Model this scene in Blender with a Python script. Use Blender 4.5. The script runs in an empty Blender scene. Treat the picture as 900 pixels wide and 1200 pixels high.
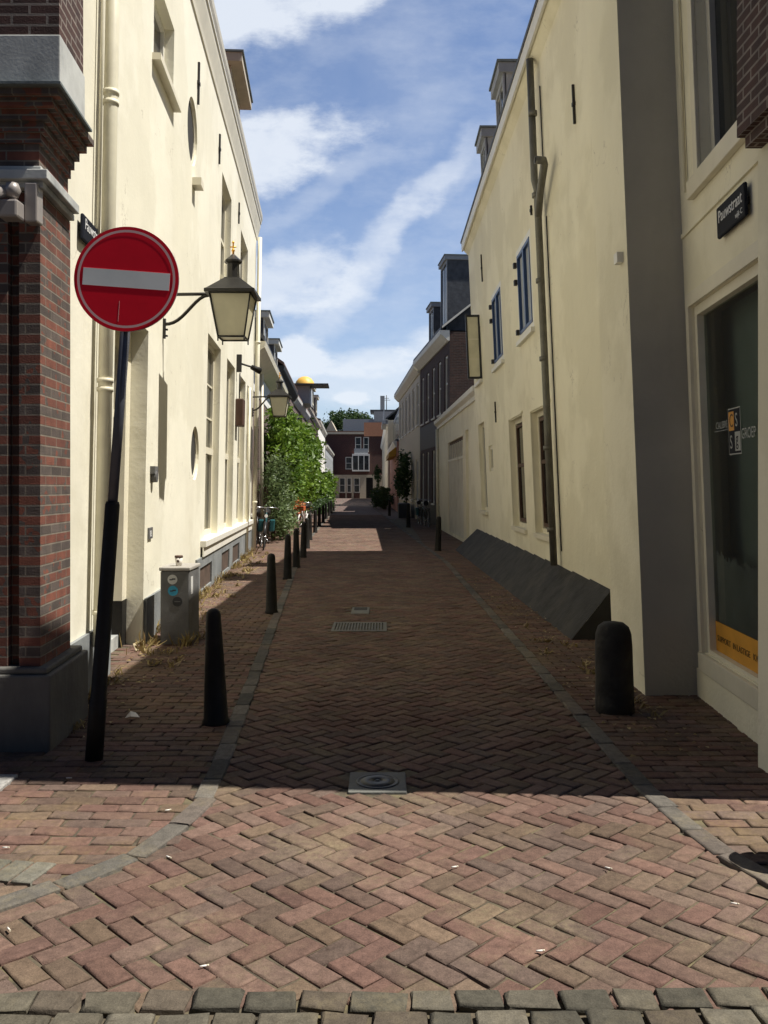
import bpy, bmesh, math, random
from mathutils import Vector, Matrix, noise
R = random.Random(7)
rad = math.radians
scene = bpy.context.scene
COL = scene.collection
F = 1050.0; HZ = 571.0; EYE = 1.6

# ------------------------------------------------------------------ materials
MATS = {}
def _nodes(name):
    m = bpy.data.materials.new(name); m.use_nodes = True
    nt = m.node_tree; nt.nodes.clear()
    out = nt.nodes.new('ShaderNodeOutputMaterial')
    b = nt.nodes.new('ShaderNodeBsdfPrincipled')
    nt.links.new(b.outputs[0], out.inputs[0])
    MATS[name] = m
    return m, nt, b
def N(nt, t, **kw):
    n = nt.nodes.new(t)
    for k, v in kw.items():
        if k in n.inputs.keys() if isinstance(k, str) else False: n.inputs[k].default_value = v
        else: setattr(n, k, v)
    return n
def L(nt, a, b): nt.links.new(a, b)
def noise_tex(nt, vec, scale, detail=4, rough=.55, stretch=None):
    if stretch:
        mp = nt.nodes.new('ShaderNodeMapping'); mp.inputs['Scale'].default_value = stretch
        L(nt, vec, mp.inputs[0]); vec = mp.outputs[0]
    n = nt.nodes.new('ShaderNodeTexNoise'); n.inputs['Scale'].default_value = scale
    n.inputs['Detail'].default_value = detail; n.inputs['Roughness'].default_value = rough
    L(nt, vec, n.inputs['Vector']); return n.outputs['Fac']
def ramp(nt, fac, p0, p1, c0=(0,0,0,1), c1=(1,1,1,1)):
    r = nt.nodes.new('ShaderNodeValToRGB'); e = r.color_ramp.elements
    e[0].position = p0; e[1].position = p1; e[0].color = c0; e[1].color = c1
    L(nt, fac, r.inputs[0]); return r.outputs[0]
def mix(nt, fac, a, b, mode='MIX'):
    m = nt.nodes.new('ShaderNodeMix'); m.data_type = 'RGBA'; m.blend_type = mode
    for s, v in ((0, fac), (6, a), (7, b)):
        if hasattr(v, 'links') or hasattr(v, 'is_output'): L(nt, v, m.inputs[s])
        else: m.inputs[s].default_value = v if s == 0 else (*v[:3], 1)
    return m.outputs[2]
def math_n(nt, op, a, b=None, clamp=False):
    m = nt.nodes.new('ShaderNodeMath'); m.operation = op; m.use_clamp = clamp
    for i, v in enumerate((a, b)):
        if v is None: continue
        if hasattr(v, 'is_output'): L(nt, v, m.inputs[i])
        else: m.inputs[i].default_value = v
    return m.outputs[0]
def bump(nt, b, h, strength, dist=.01):
    bn = nt.nodes.new('ShaderNodeBump'); bn.inputs['Strength'].default_value = strength
    bn.inputs['Distance'].default_value = dist
    L(nt, h, bn.inputs['Height']); L(nt, bn.outputs[0], b.inputs['Normal'])
def objco(nt):
    return nt.nodes.new('ShaderNodeNewGeometry').outputs['Position']

def plain(name, col, rough=.6, metal=0., var=.12, scale=6., bmp=.15, bscale=60., spec=.5, stain=None, stain_amt=.4, streak=False):
    m, nt, b = _nodes(name)
    v = objco(nt)
    f1 = noise_tex(nt, v, scale, 5)
    lo = [c*(1-var) for c in col]; hi = [min(1, c*(1+var)) for c in col]
    c = ramp(nt, f1, .3, .7, (*lo, 1), (*hi, 1))
    if stain:
        st = noise_tex(nt, v, scale*.35, 6, .65, (1, 1, .25) if streak else None)
        sm = ramp(nt, st, .5, .72)
        sm = math_n(nt, 'MULTIPLY', sm, stain_amt)
        c = mix(nt, sm, c, stain)
    L(nt, c, b.inputs['Base Color'])
    b.inputs['Roughness'].default_value = rough; b.inputs['Metallic'].default_value = metal
    b.inputs['Specular IOR Level'].default_value = spec
    if name in ('cream', 'yellow_cream'):
        big = noise_tex(nt, v, 1.1, 3); h = math_n(nt, 'ADD', noise_tex(nt, v, bscale, 4), math_n(nt, 'MULTIPLY', big, 9.))
        p1 = ramp(nt, noise_tex(nt, v, .55, 7, .6), .47, .53, (.955, .95, .93, 1), (1.03, 1.03, 1.03, 1))     # old repainted patches
        c2 = mix(nt, 1.0, c, p1, 'MULTIPLY')
        vor = nt.nodes.new('ShaderNodeTexVoronoi'); vor.feature = 'DISTANCE_TO_EDGE'; vor.inputs['Scale'].default_value = .55
        wv_ = nt.nodes.new('ShaderNodeVectorMath'); wv_.operation = 'ADD'; nn = nt.nodes.new('ShaderNodeTexNoise'); nn.inputs['Scale'].default_value = 3.; nn.inputs['Detail'].default_value = 6; L(nt, v, nn.inputs['Vector'])
        L(nt, v, wv_.inputs[0]); L(nt, nn.outputs['Color'], wv_.inputs[1]); L(nt, wv_.outputs[0], vor.inputs['Vector'])
        cr = math_n(nt, 'MULTIPLY', math_n(nt, 'LESS_THAN', vor.outputs['Distance'], .0035), ramp(nt, noise_tex(nt, v, 1.9, 3), .52, .6))
        c2 = mix(nt, math_n(nt, 'MULTIPLY', cr, .4), c2, (.35, .30, .22))
        L(nt, c2, b.inputs['Base Color']); bump(nt, b, h, bmp, .012)
    elif bmp: bump(nt, b, noise_tex(nt, v, bscale, 4), bmp)
    return m
def brick(name, c1, c2, mortar, cw=.21, ch=.062, rough=.85, msize=.008, bands=None):
    m, nt, b = _nodes(name)
    uv = nt.nodes.new('ShaderNodeUVMap').outputs[0]
    t = nt.nodes.new('ShaderNodeTexBrick'); L(nt, uv, t.inputs['Vector'])
    t.offset = .5; t.inputs['Scale'].default_value = 1
    t.inputs['Brick Width'].default_value = cw; t.inputs['Row Height'].default_value = ch
    t.inputs['Mortar Size'].default_value = msize; t.inputs['Mortar Smooth'].default_value = .2
    t.inputs['Bias'].default_value = -.1
    t.inputs['Color1'].default_value = (*c1, 1); t.inputs['Color2'].default_value = (*c2, 1)
    t.inputs['Mortar'].default_value = (*mortar, 1)
    col = t.outputs[0]
    v = objco(nt)
    if bands:
        sx = nt.nodes.new('ShaderNodeSeparateXYZ'); L(nt, uv, sx.inputs[0])
        r = math_n(nt, 'FLOOR', math_n(nt, 'DIVIDE', sx.outputs[1], ch))
        r = math_n(nt, 'MODULO', math_n(nt, 'ABSOLUTE', r), 2)
        nf = math_n(nt, 'GREATER_THAN', noise_tex(nt, v, 7, 2), .60)
        r = math_n(nt, 'MULTIPLY', math_n(nt, 'ABSOLUTE', math_n(nt, 'SUBTRACT', r, nf)), .85)
        t2 = nt.nodes.new('ShaderNodeTexBrick'); L(nt, uv, t2.inputs['Vector'])
        t2.offset = .5; t2.inputs['Scale'].default_value = 1
        t2.inputs['Brick Width'].default_value = cw; t2.inputs['Row Height'].default_value = ch
        t2.inputs['Mortar Size'].default_value = msize; t2.inputs['Mortar Smooth'].default_value = .2
        t2.inputs['Color1'].default_value = (*bands, 1); t2.inputs['Color2'].default_value = (*[x*.55 for x in bands], 1)
        t2.inputs['Mortar'].default_value = (*mortar, 1)
        col = mix(nt, r, col, t2.outputs[0])
    f = noise_tex(nt, v, 9, 6)
    d = ramp(nt, f, .3, .75, (.62, .62, .62, 1), (1.15, 1.12, 1.1, 1))
    col = mix(nt, 1.0, col, d, 'MULTIPLY')
    L(nt, col, b.inputs['Base Color']); b.inputs['Roughness'].default_value = rough
    h = math_n(nt, 'SUBTRACT', 1, t.outputs['Fac'])
    h2 = math_n(nt, 'ADD', h, math_n(nt, 'MULTIPLY', noise_tex(nt, v, 90, 3), .35))
    bump(nt, b, h2, .8, .012)
    return m
def paver(name, sandcol=(.30, .25, .15), amt=.4):
    m, nt, b = _nodes(name)
    a = nt.nodes.new('ShaderNodeVertexColor'); a.layer_name = 'Col'
    v = objco(nt)
    f = noise_tex(nt, v, 22, 6, .7)
    c = mix(nt, 1.0, a.outputs[0], ramp(nt, f, .25, .75, (.6, .6, .6, 1), (1.3, 1.28, 1.25, 1)), 'MULTIPLY')
    g = noise_tex(nt, v, 160, 3, .7)
    c = mix(nt, 1.0, c, ramp(nt, g, .3, .7, (.75, .75, .75, 1), (1.18, 1.18, 1.18, 1)), 'MULTIPLY')
    s = noise_tex(nt, v, 1.7, 6, .65)
    s2 = noise_tex(nt, v, 35, 4, .7)
    sm = math_n(nt, 'MULTIPLY', ramp(nt, s, .50, .66), ramp(nt, s2, .35, .62))
    c = mix(nt, math_n(nt, 'MULTIPLY', sm, amt), c, sandcol)
    st = noise_tex(nt, v, .9, 5, .6)
    c = mix(nt, 1.0, c, ramp(nt, st, .3, .7, (.76, .74, .74, 1), (1.12, 1.12, 1.12, 1)), 'MULTIPLY')
    sp = noise_tex(nt, v, 6.5, 8, .75)
    c = mix(nt, 1.0, c, ramp(nt, sp, .60, .66, (1, 1, 1, 1), (.72, .70, .68, 1)), 'MULTIPLY')     # gum, oil and old stains
    L(nt, c, b.inputs['Base Color']); b.inputs['Roughness'].default_value = .9
    b.inputs['Specular IOR Level'].default_value = .12
    hh = math_n(nt, 'ADD', g, math_n(nt, 'MULTIPLY', f, 2.))
    bump(nt, b, hh, .45, .006)
    return m
def glass_dark(name, col=(.02, .022, .022), rough=.03):
    m, nt, b = _nodes(name)
    v = objco(nt)
    c = ramp(nt, noise_tex(nt, v, 1.3, 3), .4, .6, (*[x*.6 for x in col], 1), (*[x*1.5 for x in col], 1))
    L(nt, c, b.inputs['Base Color'])
    b.inputs['Roughness'].default_value = rough; b.inputs['Specular IOR Level'].default_value = .28
    bump(nt, b, noise_tex(nt, v, 2.2, 2), .05, .01)
    return m
def leafmat(name, c1, c2, trans=.35):
    m, nt, b = _nodes(name)
    a = nt.nodes.new('ShaderNodeVertexColor'); a.layer_name = 'Col'
    sep = nt.nodes.new('ShaderNodeSeparateColor'); L(nt, a.outputs[0], sep.inputs[0])
    c = mix(nt, sep.outputs[0], c1, c2)
    L(nt, c, b.inputs['Base Color']); b.inputs['Roughness'].default_value = .5
    tr = nt.nodes.new('ShaderNodeBsdfTranslucent'); L(nt, c, tr.inputs[0])
    ms = nt.nodes.new('ShaderNodeMixShader'); ms.inputs[0].default_value = trans
    out = [n for n in nt.nodes if n.type == 'OUTPUT_MATERIAL'][0]
    L(nt, b.outputs[0], ms.inputs[1]); L(nt, tr.outputs[0], ms.inputs[2]); L(nt, ms.outputs[0], out.inputs[0])
    return m

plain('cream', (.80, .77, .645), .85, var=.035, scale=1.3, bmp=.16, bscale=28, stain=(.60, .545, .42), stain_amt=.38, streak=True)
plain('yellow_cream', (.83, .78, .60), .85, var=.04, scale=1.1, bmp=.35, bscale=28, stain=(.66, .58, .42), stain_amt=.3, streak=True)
plain('white_trim', (.80, .78, .70), .5, var=.05, scale=4, bmp=.05, stain=(.5, .47, .38), stain_amt=.3)
plain('cream_trim', (.76, .71, .56), .55, var=.05, scale=4, bmp=.05, stain=(.5, .46, .36), stain_amt=.3)
plain('cream_pipe', (.72, .68, .53), .5, var=.06, scale=8, bmp=.05, stain=(.38, .33, .25), stain_amt=.5, streak=True)
plain('plinth_grey', (.22, .235, .24), .8, var=.18, scale=3, bmp=.4, bscale=30, stain=(.10, .10, .10), stain_amt=.7, streak=True)
plain('plinth_dark', (.125, .12, .108), .85, var=.2, scale=3, bmp=.6, bscale=18, stain=(.045, .045, .042), stain_amt=.7, streak=True)
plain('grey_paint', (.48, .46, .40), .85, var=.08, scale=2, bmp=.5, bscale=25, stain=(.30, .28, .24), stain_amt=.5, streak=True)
plain('ramp_grey', (.046, .044, .041), .8, spec=.15, var=.28, scale=5, bmp=.6, bscale=22, stain=(.085, .078, .066), stain_amt=.75)
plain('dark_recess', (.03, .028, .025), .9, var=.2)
plain('hatch', (.09, .06, .045), .8, var=.3, scale=5, stain=(.03, .03, .03), stain_amt=.6)
plain('stone_block', (.50, .51, .49), .8, var=.14, scale=5, bmp=.12, bscale=50, stain=(.13, .14, .15), stain_amt=.7)
plain('lead', (.13, .15, .15), .6, var=.2)
plain('slate', (.07, .075, .085), .6, var=.3, scale=5, bmp=.5, bscale=12)
plain('roof_tile', (.13, .075, .055), .8, var=.3, scale=7, bmp=.7, bscale=12, stain=(.05, .05, .045))
plain('black_paint', (.012, .011, .0095), .6, var=.25, scale=12, bmp=.25, bscale=40, spec=.25, stain=(.035, .03, .027), stain_amt=.3)
plain('black_stone', (.026, .0235, .020), .85, var=.4, scale=8, bmp=.9, bscale=20, stain=(.09, .08, .065), stain_amt=.7)
plain('pole_metal', (.075, .08, .10), .42, metal=.25, var=.2, scale=5, bmp=.1, bscale=30, stain=(.03, .028, .025), stain_amt=.5)
plain('sign_red', (.82, .008, .026), .35, var=.05, bmp=.03, bscale=20)
plain('sign_rim', (.80, .52, .50), .35, var=.05, bmp=0)
plain('sign_white', (.86, .88, .84), .35, var=.05, scale=3, bmp=0, stain=(.36, .4, .4), stain_amt=.3)
plain('sign_back', (.3, .3, .31), .5, metal=.4)
plain('sign_black', (.010, .012, .020), .7, var=.1, bmp=0, spec=.15)
plain('letter_white', (.75, .75, .75), .5, var=.02, bmp=0)
plain('letter_grey', (.34, .35, .34), .6, var=.02, bmp=0)
plain('letter_brown', (.09, .045, .01), .6, var=.02, bmp=0)
plain('orange_panel', (.60, .27, .035), .5, var=.06, bmp=0)
plain('orange_film', (.68, .32, .03), .5, var=.12, scale=5, bmp=0)
plain('bronze', (.028, .026, .022), .4, metal=.3, var=.2, scale=10, bmp=.1)
plain('gold', (.7, .36, .06), .35, metal=.8, var=.1, bmp=0)
plain('lamp_glass', (.68, .64, .46), .35, var=.08, scale=5, bmp=0)
plain('zinc', (.17, .165, .14), .55, metal=.35, var=.2, scale=7, bmp=.2, stain=(.07, .06, .045), stain_amt=.6, streak=True)
plain('cabinet', (.13, .13, .13), .6, var=.14, scale=7, bmp=.2, stain=(.06, .05, .045), stain_amt=.6)
plain('cabinet_top', (.34, .32, .29), .6, var=.14, scale=7, bmp=.2)
plain('sticker_white', (.6, .6, .58), .5, var=.05, bmp=0)
plain('sticker_blue', (.03, .30, .48), .5, var=.1, bmp=0)
plain('sticker_dark', (.02, .02, .025), .5, var=.1, bmp=0)
plain('paper', (.7, .66, .6), .7, var=.04, bmp=0)
plain('cup_brown', (.08, .04, .025), .6, var=.1, bmp=0)
plain('blue_frame', (.025, .055, .14), .4, var=.1, bmp=.05)
plain('pale_pane', (.58, .62, .66), .15, var=.12, scale=2, bmp=0)
plain('curtain', (.50, .48, .42), .9, var=.12, scale=6, bmp=.3, bscale=18)
plain('iron', (.025, .022, .02), .6, var=.2)
plain('garage', (.72, .69, .58), .6, var=.06, scale=3, bmp=.1, stain=(.3, .27, .2))
plain('concrete', (.15, .15, .135), .85, var=.18, scale=9, bmp=.4, bscale=70, stain=(.09, .09, .085))
plain('cast_iron', (.055, .056, .058), .5, metal=.5, var=.25, scale=14, bmp=.3)
plain('granite', (.30, .29, .27), .8, var=.35, scale=50, bmp=.4, bscale=80)
plain('sand', (.085, .068, .045), .95, var=.5, scale=14, bmp=.6, bscale=60, stain=(.20, .17, .08), stain_amt=.8)
plain('asphalt', (.06, .058, .056), .9, var=.2, scale=4, bmp=.5, bscale=80)
plain('street_far', (.16, .115, .10), .85, var=.25, scale=3, bmp=.5, bscale=30)
plain('far_white', (.78, .77, .74), .8, var=.04)
plain('far_cream', (.62, .56, .42), .8, var=.06)
plain('far_beige', (.52, .46, .36), .8, var=.08)
plain('far_grey', (.36, .38, .40), .7, var=.1)
plain('salmon', (.55, .27, .20), .8, var=.08)
plain('orange_wall', (.55, .25, .14), .8, var=.08)
plain('black_wall', (.03, .032, .035), .6, var=.15)
plain('awning', (.48, .28, .03), .7, var=.1)
plain('gold_cloth', (.85, .50, .10), .5, var=.08, bmp=0)
plain('tyre', (.02, .02, .02), .8, var=.1)
plain('chrome', (.55, .55, .56), .25, metal=.9, var=.05, bmp=0)
plain('teal_frame', (.015, .085, .095), .35, var=.1, bmp=0)
plain('black_frame', (.02, .02, .022), .35, var=.1, bmp=0)
plain('white_frame', (.7, .68, .66), .35, var=.05, bmp=0)
plain('orange_bag', (.45, .10, .03), .7, var=.1)
plain('cctv', (.33, .30, .28), .35, var=.08, bmp=0, metal=.2)
plain('bark', (.10, .075, .05), .9, var=.3, scale=12, bmp=.7)
plain('litter', (.75, .72, .66), .8, var=.05, bmp=0)
plain('cobble', (.20, .215, .185), .75, var=.3, scale=20, bmp=.6, bscale=60, stain=(.11, .12, .08))
plain('pane_backing', (.30, .34, .31), .9, var=.08, scale=2, bmp=0)
plain('net', (.24, .25, .235), .9, var=.15, scale=5, bmp=0)
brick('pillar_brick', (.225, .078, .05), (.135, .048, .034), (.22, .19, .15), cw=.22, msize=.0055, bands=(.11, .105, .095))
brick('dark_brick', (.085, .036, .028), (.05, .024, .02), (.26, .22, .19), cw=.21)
brick('brown_brick', (.085, .038, .028), (.05, .025, .02), (.09, .075, .065))
brick('mauve_brick', (.22, .15, .13), (.17, .12, .105), (.24, .21, .19))
brick('red_brick', (.13, .038, .03), (.09, .028, .024), (.16, .13, .11))
brick('street_brick', (.17, .11, .095), (.12, .085, .075), (.08, .07, .06), cw=.2, ch=.1)
paver('paver_mat'); paver('walk_mat', (.26, .19, .09), .5)
glass_dark('glass'); glass_dark('glass_far', (.03, .035, .04), .12)
leafmat('leaf_bright', (.035, .10, .008), (.20, .31, .035))
leafmat('leaf_dark', (.02, .05, .012), (.06, .11, .03))
leafmat('leaf_grey', (.055, .10, .03), (.17, .23, .09))
leafmat('dry_grass', (.16, .10, .04), (.42, .33, .13), .2)
leafmat('flower_red', (.4, .05, .02), (.6, .25, .05), .2)
# shop window glass: thin, dark tinted, lets the room behind show
m, nt, b = _nodes('shop_glass')
gl = N(nt, 'ShaderNodeBsdfGlossy'); gl.inputs['Roughness'].default_value = .03
tp = N(nt, 'ShaderNodeBsdfTransparent'); tp.inputs[0].default_value = (.62, .68, .66, 1)
fr = N(nt, 'ShaderNodeFresnel'); fr.inputs[0].default_value = 1.5
ms = N(nt, 'ShaderNodeMixShader'); L(nt, fr.outputs[0], ms.inputs[0]); L(nt, tp.outputs[0], ms.inputs[1]); L(nt, gl.outputs[0], ms.inputs[2])
L(nt, ms.outputs[0], [n for n in nt.nodes if n.type == 'OUTPUT_MATERIAL'][0].inputs[0])

# ------------------------------------------------------------------ mesh builder
ORIG = {}
class MB:
    def __init__(s, T=None): s.T = T or (lambda a, b, c: (a, b, c)); s.v = []; s.f = []; s.uv = []; s.col = []; s.smooth = []
    def face(s, pts, uv=None, smooth=False):           # pts in local coordinates
        i = len(s.v); s.v += [s.T(*p) for p in pts]
        s.f.append(list(range(i, i+len(pts)))); s.smooth.append(smooth)
        if uv is None:
            n = Vector((0, 0, 0))
            for k in range(len(pts)):
                a = Vector(pts[k]); c = Vector(pts[(k+1) % len(pts)])
                n += a.cross(c)
            ax = max(range(3), key=lambda k: abs(n[k]))
            uv = [((p[0], p[2]) if ax == 1 else (p[1], p[2]) if ax == 0 else (p[0], p[1])) for p in pts]
        s.uv += uv
    def mesh(s, verts, faces, smooth=True, raw=False):
        i = len(s.v); s.v += [v if raw else s.T(*v) for v in verts]
        for f in faces:
            s.f.append([i+k for k in f]); s.smooth.append(smooth)
            s.uv += [(verts[k][0]+verts[k][1], verts[k][2]) for k in f]
    def box(s, a0, a1, b0, b1, c0, c1, skip=''):
        p = lambda x, y, z: (x, y, z)
        q = {'b-': [p(a0,b0,c0), p(a1,b0,c0), p(a1,b0,c1), p(a0,b0,c1)], 'b+': [p(a1,b1,c0), p(a0,b1,c0), p(a0,b1,c1), p(a1,b1,c1)],
             'a-': [p(a0,b1,c0), p(a0,b0,c0), p(a0,b0,c1), p(a0,b1,c1)], 'a+': [p(a1,b0,c0), p(a1,b1,c0), p(a1,b1,c1), p(a1,b0,c1)],
             'c-': [p(a0,b1,c0), p(a1,b1,c0), p(a1,b0,c0), p(a0,b0,c0)], 'c+': [p(a0,b0,c1), p(a1,b0,c1), p(a1,b1,c1), p(a0,b1,c1)]}
        for k, v in q.items():
            if k not in skip: s.face(v)
    def prism(s, prof, a0, a1):                         # profile in (b, c), extruded along a
        n = len(prof)
        for k in range(n):
            p, q = prof[k], prof[(k+1) % n]
            s.face([(a0, *p), (a1, *p), (a1, *q), (a0, *q)])
        s.face([(a0, *p) for p in prof][::-1]); s.face([(a1, *p) for p in prof])
    def tube(s, pts, r, n=10, caps=True):
        P = [Vector(s.T(*p)) for p in pts]; rs = r if isinstance(r, (list, tuple)) else [r]*len(P)
        vs = []; fs = []; up = None
        for k, p in enumerate(P):
            d = ((P[k+1]-p) if k == 0 else (p-P[k-1]) if k == len(P)-1 else (P[k+1]-P[k-1])).normalized()
            if up is None: up = Vector((0, 0, 1)) if abs(d.z) < .9 else Vector((1, 0, 0))
            x = d.cross(up).normalized(); y = x.cross(d).normalized(); up = y
            for j in range(n):
                t = 2*math.pi*j/n; vs.append(tuple(p + (x*math.cos(t) + y*math.sin(t))*rs[k]))
        for k in range(len(P)-1):
            for j in range(n): fs.append((k*n+j, k*n+(j+1) % n, (k+1)*n+(j+1) % n, (k+1)*n+j))
        s.mesh(vs, fs, True, raw=True)
        if caps: s.mesh(vs[:n], [tuple(range(n))[::-1]], False, True); s.mesh(vs[-n:], [tuple(range(n))], False, True)
    def lathe(s, cx, cy, prof, n=20, lean=(0, 0), phase=0., smooth=True):   # prof: (radius, z)
        vs = []; fs = []
        for r_, z in prof:
            for j in range(n):
                t = 2*math.pi*j/n + phase; vs.append((cx+lean[0]*z+r_*math.cos(t), cy+lean[1]*z+r_*math.sin(t), z))
        for k in range(len(prof)-1):
            for j in range(n): fs.append((k*n+j, k*n+(j+1) % n, (k+1)*n+(j+1) % n, (k+1)*n+j))
        s.mesh(vs, fs, smooth)
        s.mesh(vs[:n], [tuple(range(n))[::-1]], False); s.mesh(vs[-n:], [tuple(range(n))], False)
    def disc(s, c, r, t0, t1, n=28, axis='b', ry=None):    # flat cylinder whose axis is local b
        ry = ry or r
        ring = [(c[0]+r*math.cos(2*math.pi*j/n), c[1]+ry*math.sin(2*math.pi*j/n)) for j in range(n)]
        s.face([(x, t1, z) for x, z in ring]); s.face([(x, t0, z) for x, z in ring][::-1])
        for j in range(n):
            p, q = ring[j], ring[(j+1) % n]
            s.face([(p[0], t0, p[1]), (q[0], t0, q[1]), (q[0], t1, q[1]), (p[0], t1, p[1])])
    def build(s, name, mat, parent=None, label=None, cat=None, group=None, kind=None, weld=True, bevel=0, norm=True):
        o0 = Vector((0, 0, 0))
        if parent is not None: o0 = ORIG.get(parent.name, o0)
        me = bpy.data.meshes.new(name)
        me.from_pydata([tuple(Vector(v)-o0) for v in s.v], [], s.f)
        uvl = me.uv_layers.new(name='UVMap')
        flat = [c for uv in s.uv for c in uv]; uvl.data.foreach_set('uv', flat)
        me.polygons.foreach_set('use_smooth', s.smooth)
        if s.col:
            ca = me.color_attributes.new('Col', 'FLOAT_COLOR', 'POINT')
            ca.data.foreach_set('color', [c for q in s.col for c in (*q, 1)])
        if weld and len(s.v) < 60000:
            bm = bmesh.new(); bm.from_mesh(me)
            bmesh.ops.remove_doubles(bm, verts=bm.verts, dist=1e-5)
            if norm: bmesh.ops.recalc_face_normals(bm, faces=bm.faces)
            bm.to_mesh(me); bm.free()
        me.materials.append(MATS[mat])
        o = bpy.data.objects.new(name, me); COL.objects.link(o)
        if parent is not None: o.parent = parent; ORIG[o.name] = o0
        else: ORIG[o.name] = o0
        if bevel:
            bv = o.modifiers.new('Bevel', 'BEVEL'); bv.width = bevel; bv.segments = 2; bv.limit_method = 'ANGLE'
        tag(o, label, cat, group, kind); return o
def tag(o, label=None, cat=None, group=None, kind=None):
    for k, v in (('label', label), ('category', cat), ('group', group), ('kind', kind)):
        if v: o[k] = v
def thing(name, loc, label, cat, group=None):
    o = bpy.data.objects.new(name, None); COL.objects.link(o); o.location = loc; o.empty_display_size = .1
    ORIG[o.name] = Vector(loc); tag(o, label, cat, group); return o
def dup(o, loc, rz=0, label=None):
    c = o.copy(); COL.objects.link(c); c.location = loc; c.rotation_euler = (0, 0, rz)
    if label: c['label'] = label
    for ch in o.children:
        d = ch.copy(); COL.objects.link(d); d.parent = c
        for g in ch.children:
            e = g.copy(); COL.objects.link(e); e.parent = d
    return c
def text(body, size, place, mat, name, parent, extr=.0012, align='LEFT', label=None, narrow=1.):
    cu = bpy.data.curves.new('t', 'FONT'); cu.body = body; cu.size = size; cu.extrude = extr; cu.align_x = align; cu.resolution_u = 3
    ob = bpy.data.objects.new('t', cu); COL.objects.link(ob)
    dg = bpy.context.evaluated_depsgraph_get(); me = ob.evaluated_get(dg).to_mesh()
    mb = MB(); mb.v = [place(v.co.x*narrow, v.co.y, v.co.z) for v in me.vertices]
    mb.f = [list(p.vertices) for p in me.polygons]; mb.uv = [(0, 0)]*sum(len(f) for f in mb.f); mb.smooth = [False]*len(mb.f)
    ob.evaluated_get(dg).to_mesh_clear(); bpy.data.objects.remove(ob)
    return mb.build(name, mat, parent, label, weld=False)

class Wall:                                            # X = x0 + a*Y + k*Z ; side +1 faces +X, -1 faces -X
    def __init__(s, x0, a, k, side): s.x0, s.a, s.k, s.side = x0, a, k, side; l = math.hypot(1, a); s.nx = side/l; s.ny = -side*a/l
    def T(s, y, n, z): return (s.x0+s.a*y+s.k*z+n*s.nx, y+n*s.ny, z)
    def px(s, u, v):
        U = (u-450)/F; W = (HZ-v)/F; Y = (s.x0+s.k*EYE)/(U-s.a-s.k*W); return Y, EYE+W*Y
class Front:                                           # faces -Y at Y=y0 ; local a = X
    side = 1
    def __init__(s, y0): s.y0 = y0
    def T(s, x, n, z): return (x, s.y0-n, z)

def facade(mb, a0, a1, z0, z1, holes, depth=.12, circles=()):
    """front sheet at n=0 with rectangular / round openings and their reveals"""
    H = [tuple(h[:4]) for h in holes] + [(c-r*1.05, c+r*1.05, z-r*1.05, z+r*1.05) for c, z, r in circles]
    A = sorted({a0, a1, *[h[0] for h in H], *[h[1] for h in H]}); Z = sorted({z0, z1, *[h[2] for h in H], *[h[3] for h in H]})
    A = [a for a in A if a0 <= a <= a1]; Z = [z for z in Z if z0 <= z <= z1]
    for i in range(len(A)-1):
        for j in range(len(Z)-1):
            ca, cz = (A[i]+A[i+1])/2, (Z[j]+Z[j+1])/2
            if any(h[0] < ca < h[1] and h[2] < cz < h[3] for h in H): continue
            mb.face([(A[i], 0, Z[j]), (A[i+1], 0, Z[j]), (A[i+1], 0, Z[j+1]), (A[i], 0, Z[j+1])])
    for h in holes:
        p, q, r_, t = h[:4]; d = h[4] if len(h) > 4 else depth
        for e in ([(p,0,r_),(p,-d,r_),(p,-d,t),(p,0,t)], [(q,0,r_),(q,-d,r_),(q,-d,t),(q,0,t)], [(p,0,t),(q,0,t),(q,-d,t),(p,-d,t)], [(p,0,r_),(q,0,r_),(q,-d,r_),(p,-d,r_)]): mb.face(e)
    for c, z, r_ in circles:
        n = 32; R2 = r_*1.05
        for j in range(n):
            t, u = 2*math.pi*j/n, 2*math.pi*(j+1)/n
            def sq(t):
                x, y = math.cos(t), math.sin(t); m_ = max(abs(x), abs(y)); return (c+R2*x/m_, z+R2*y/m_)
            a_, b_ = sq(t), sq(u); p = (c+r_*math.cos(t), z+r_*math.sin(t)); q = (c+r_*math.cos(u), z+r_*math.sin(u))
            mb.face([(p[0],0,p[1]), (a_[0],0,a_[1]), (b_[0],0,b_[1]), (q[0],0,q[1])])
            mb.face([(p[0],0,p[1]), (q[0],0,q[1]), (q[0],-depth,q[1]), (p[0],-depth,p[1])])
def shell(mb, a0, a1, z0, z1, D):                     # ends, back and top of a building body
    mb.face([(a0,0,z0),(a0,-D,z0),(a0,-D,z1),(a0,0,z1)]); mb.face([(a1,0,z0),(a1,-D,z0),(a1,-D,z1),(a1,0,z1)])
    mb.face([(a0,-D,z0),(a1,-D,z0),(a1,-D,z1),(a0,-D,z1)]); mb.face([(a0,-.3,z1),(a1,-.3,z1),(a1,-D,z1),(a0,-D,z1)])
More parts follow.
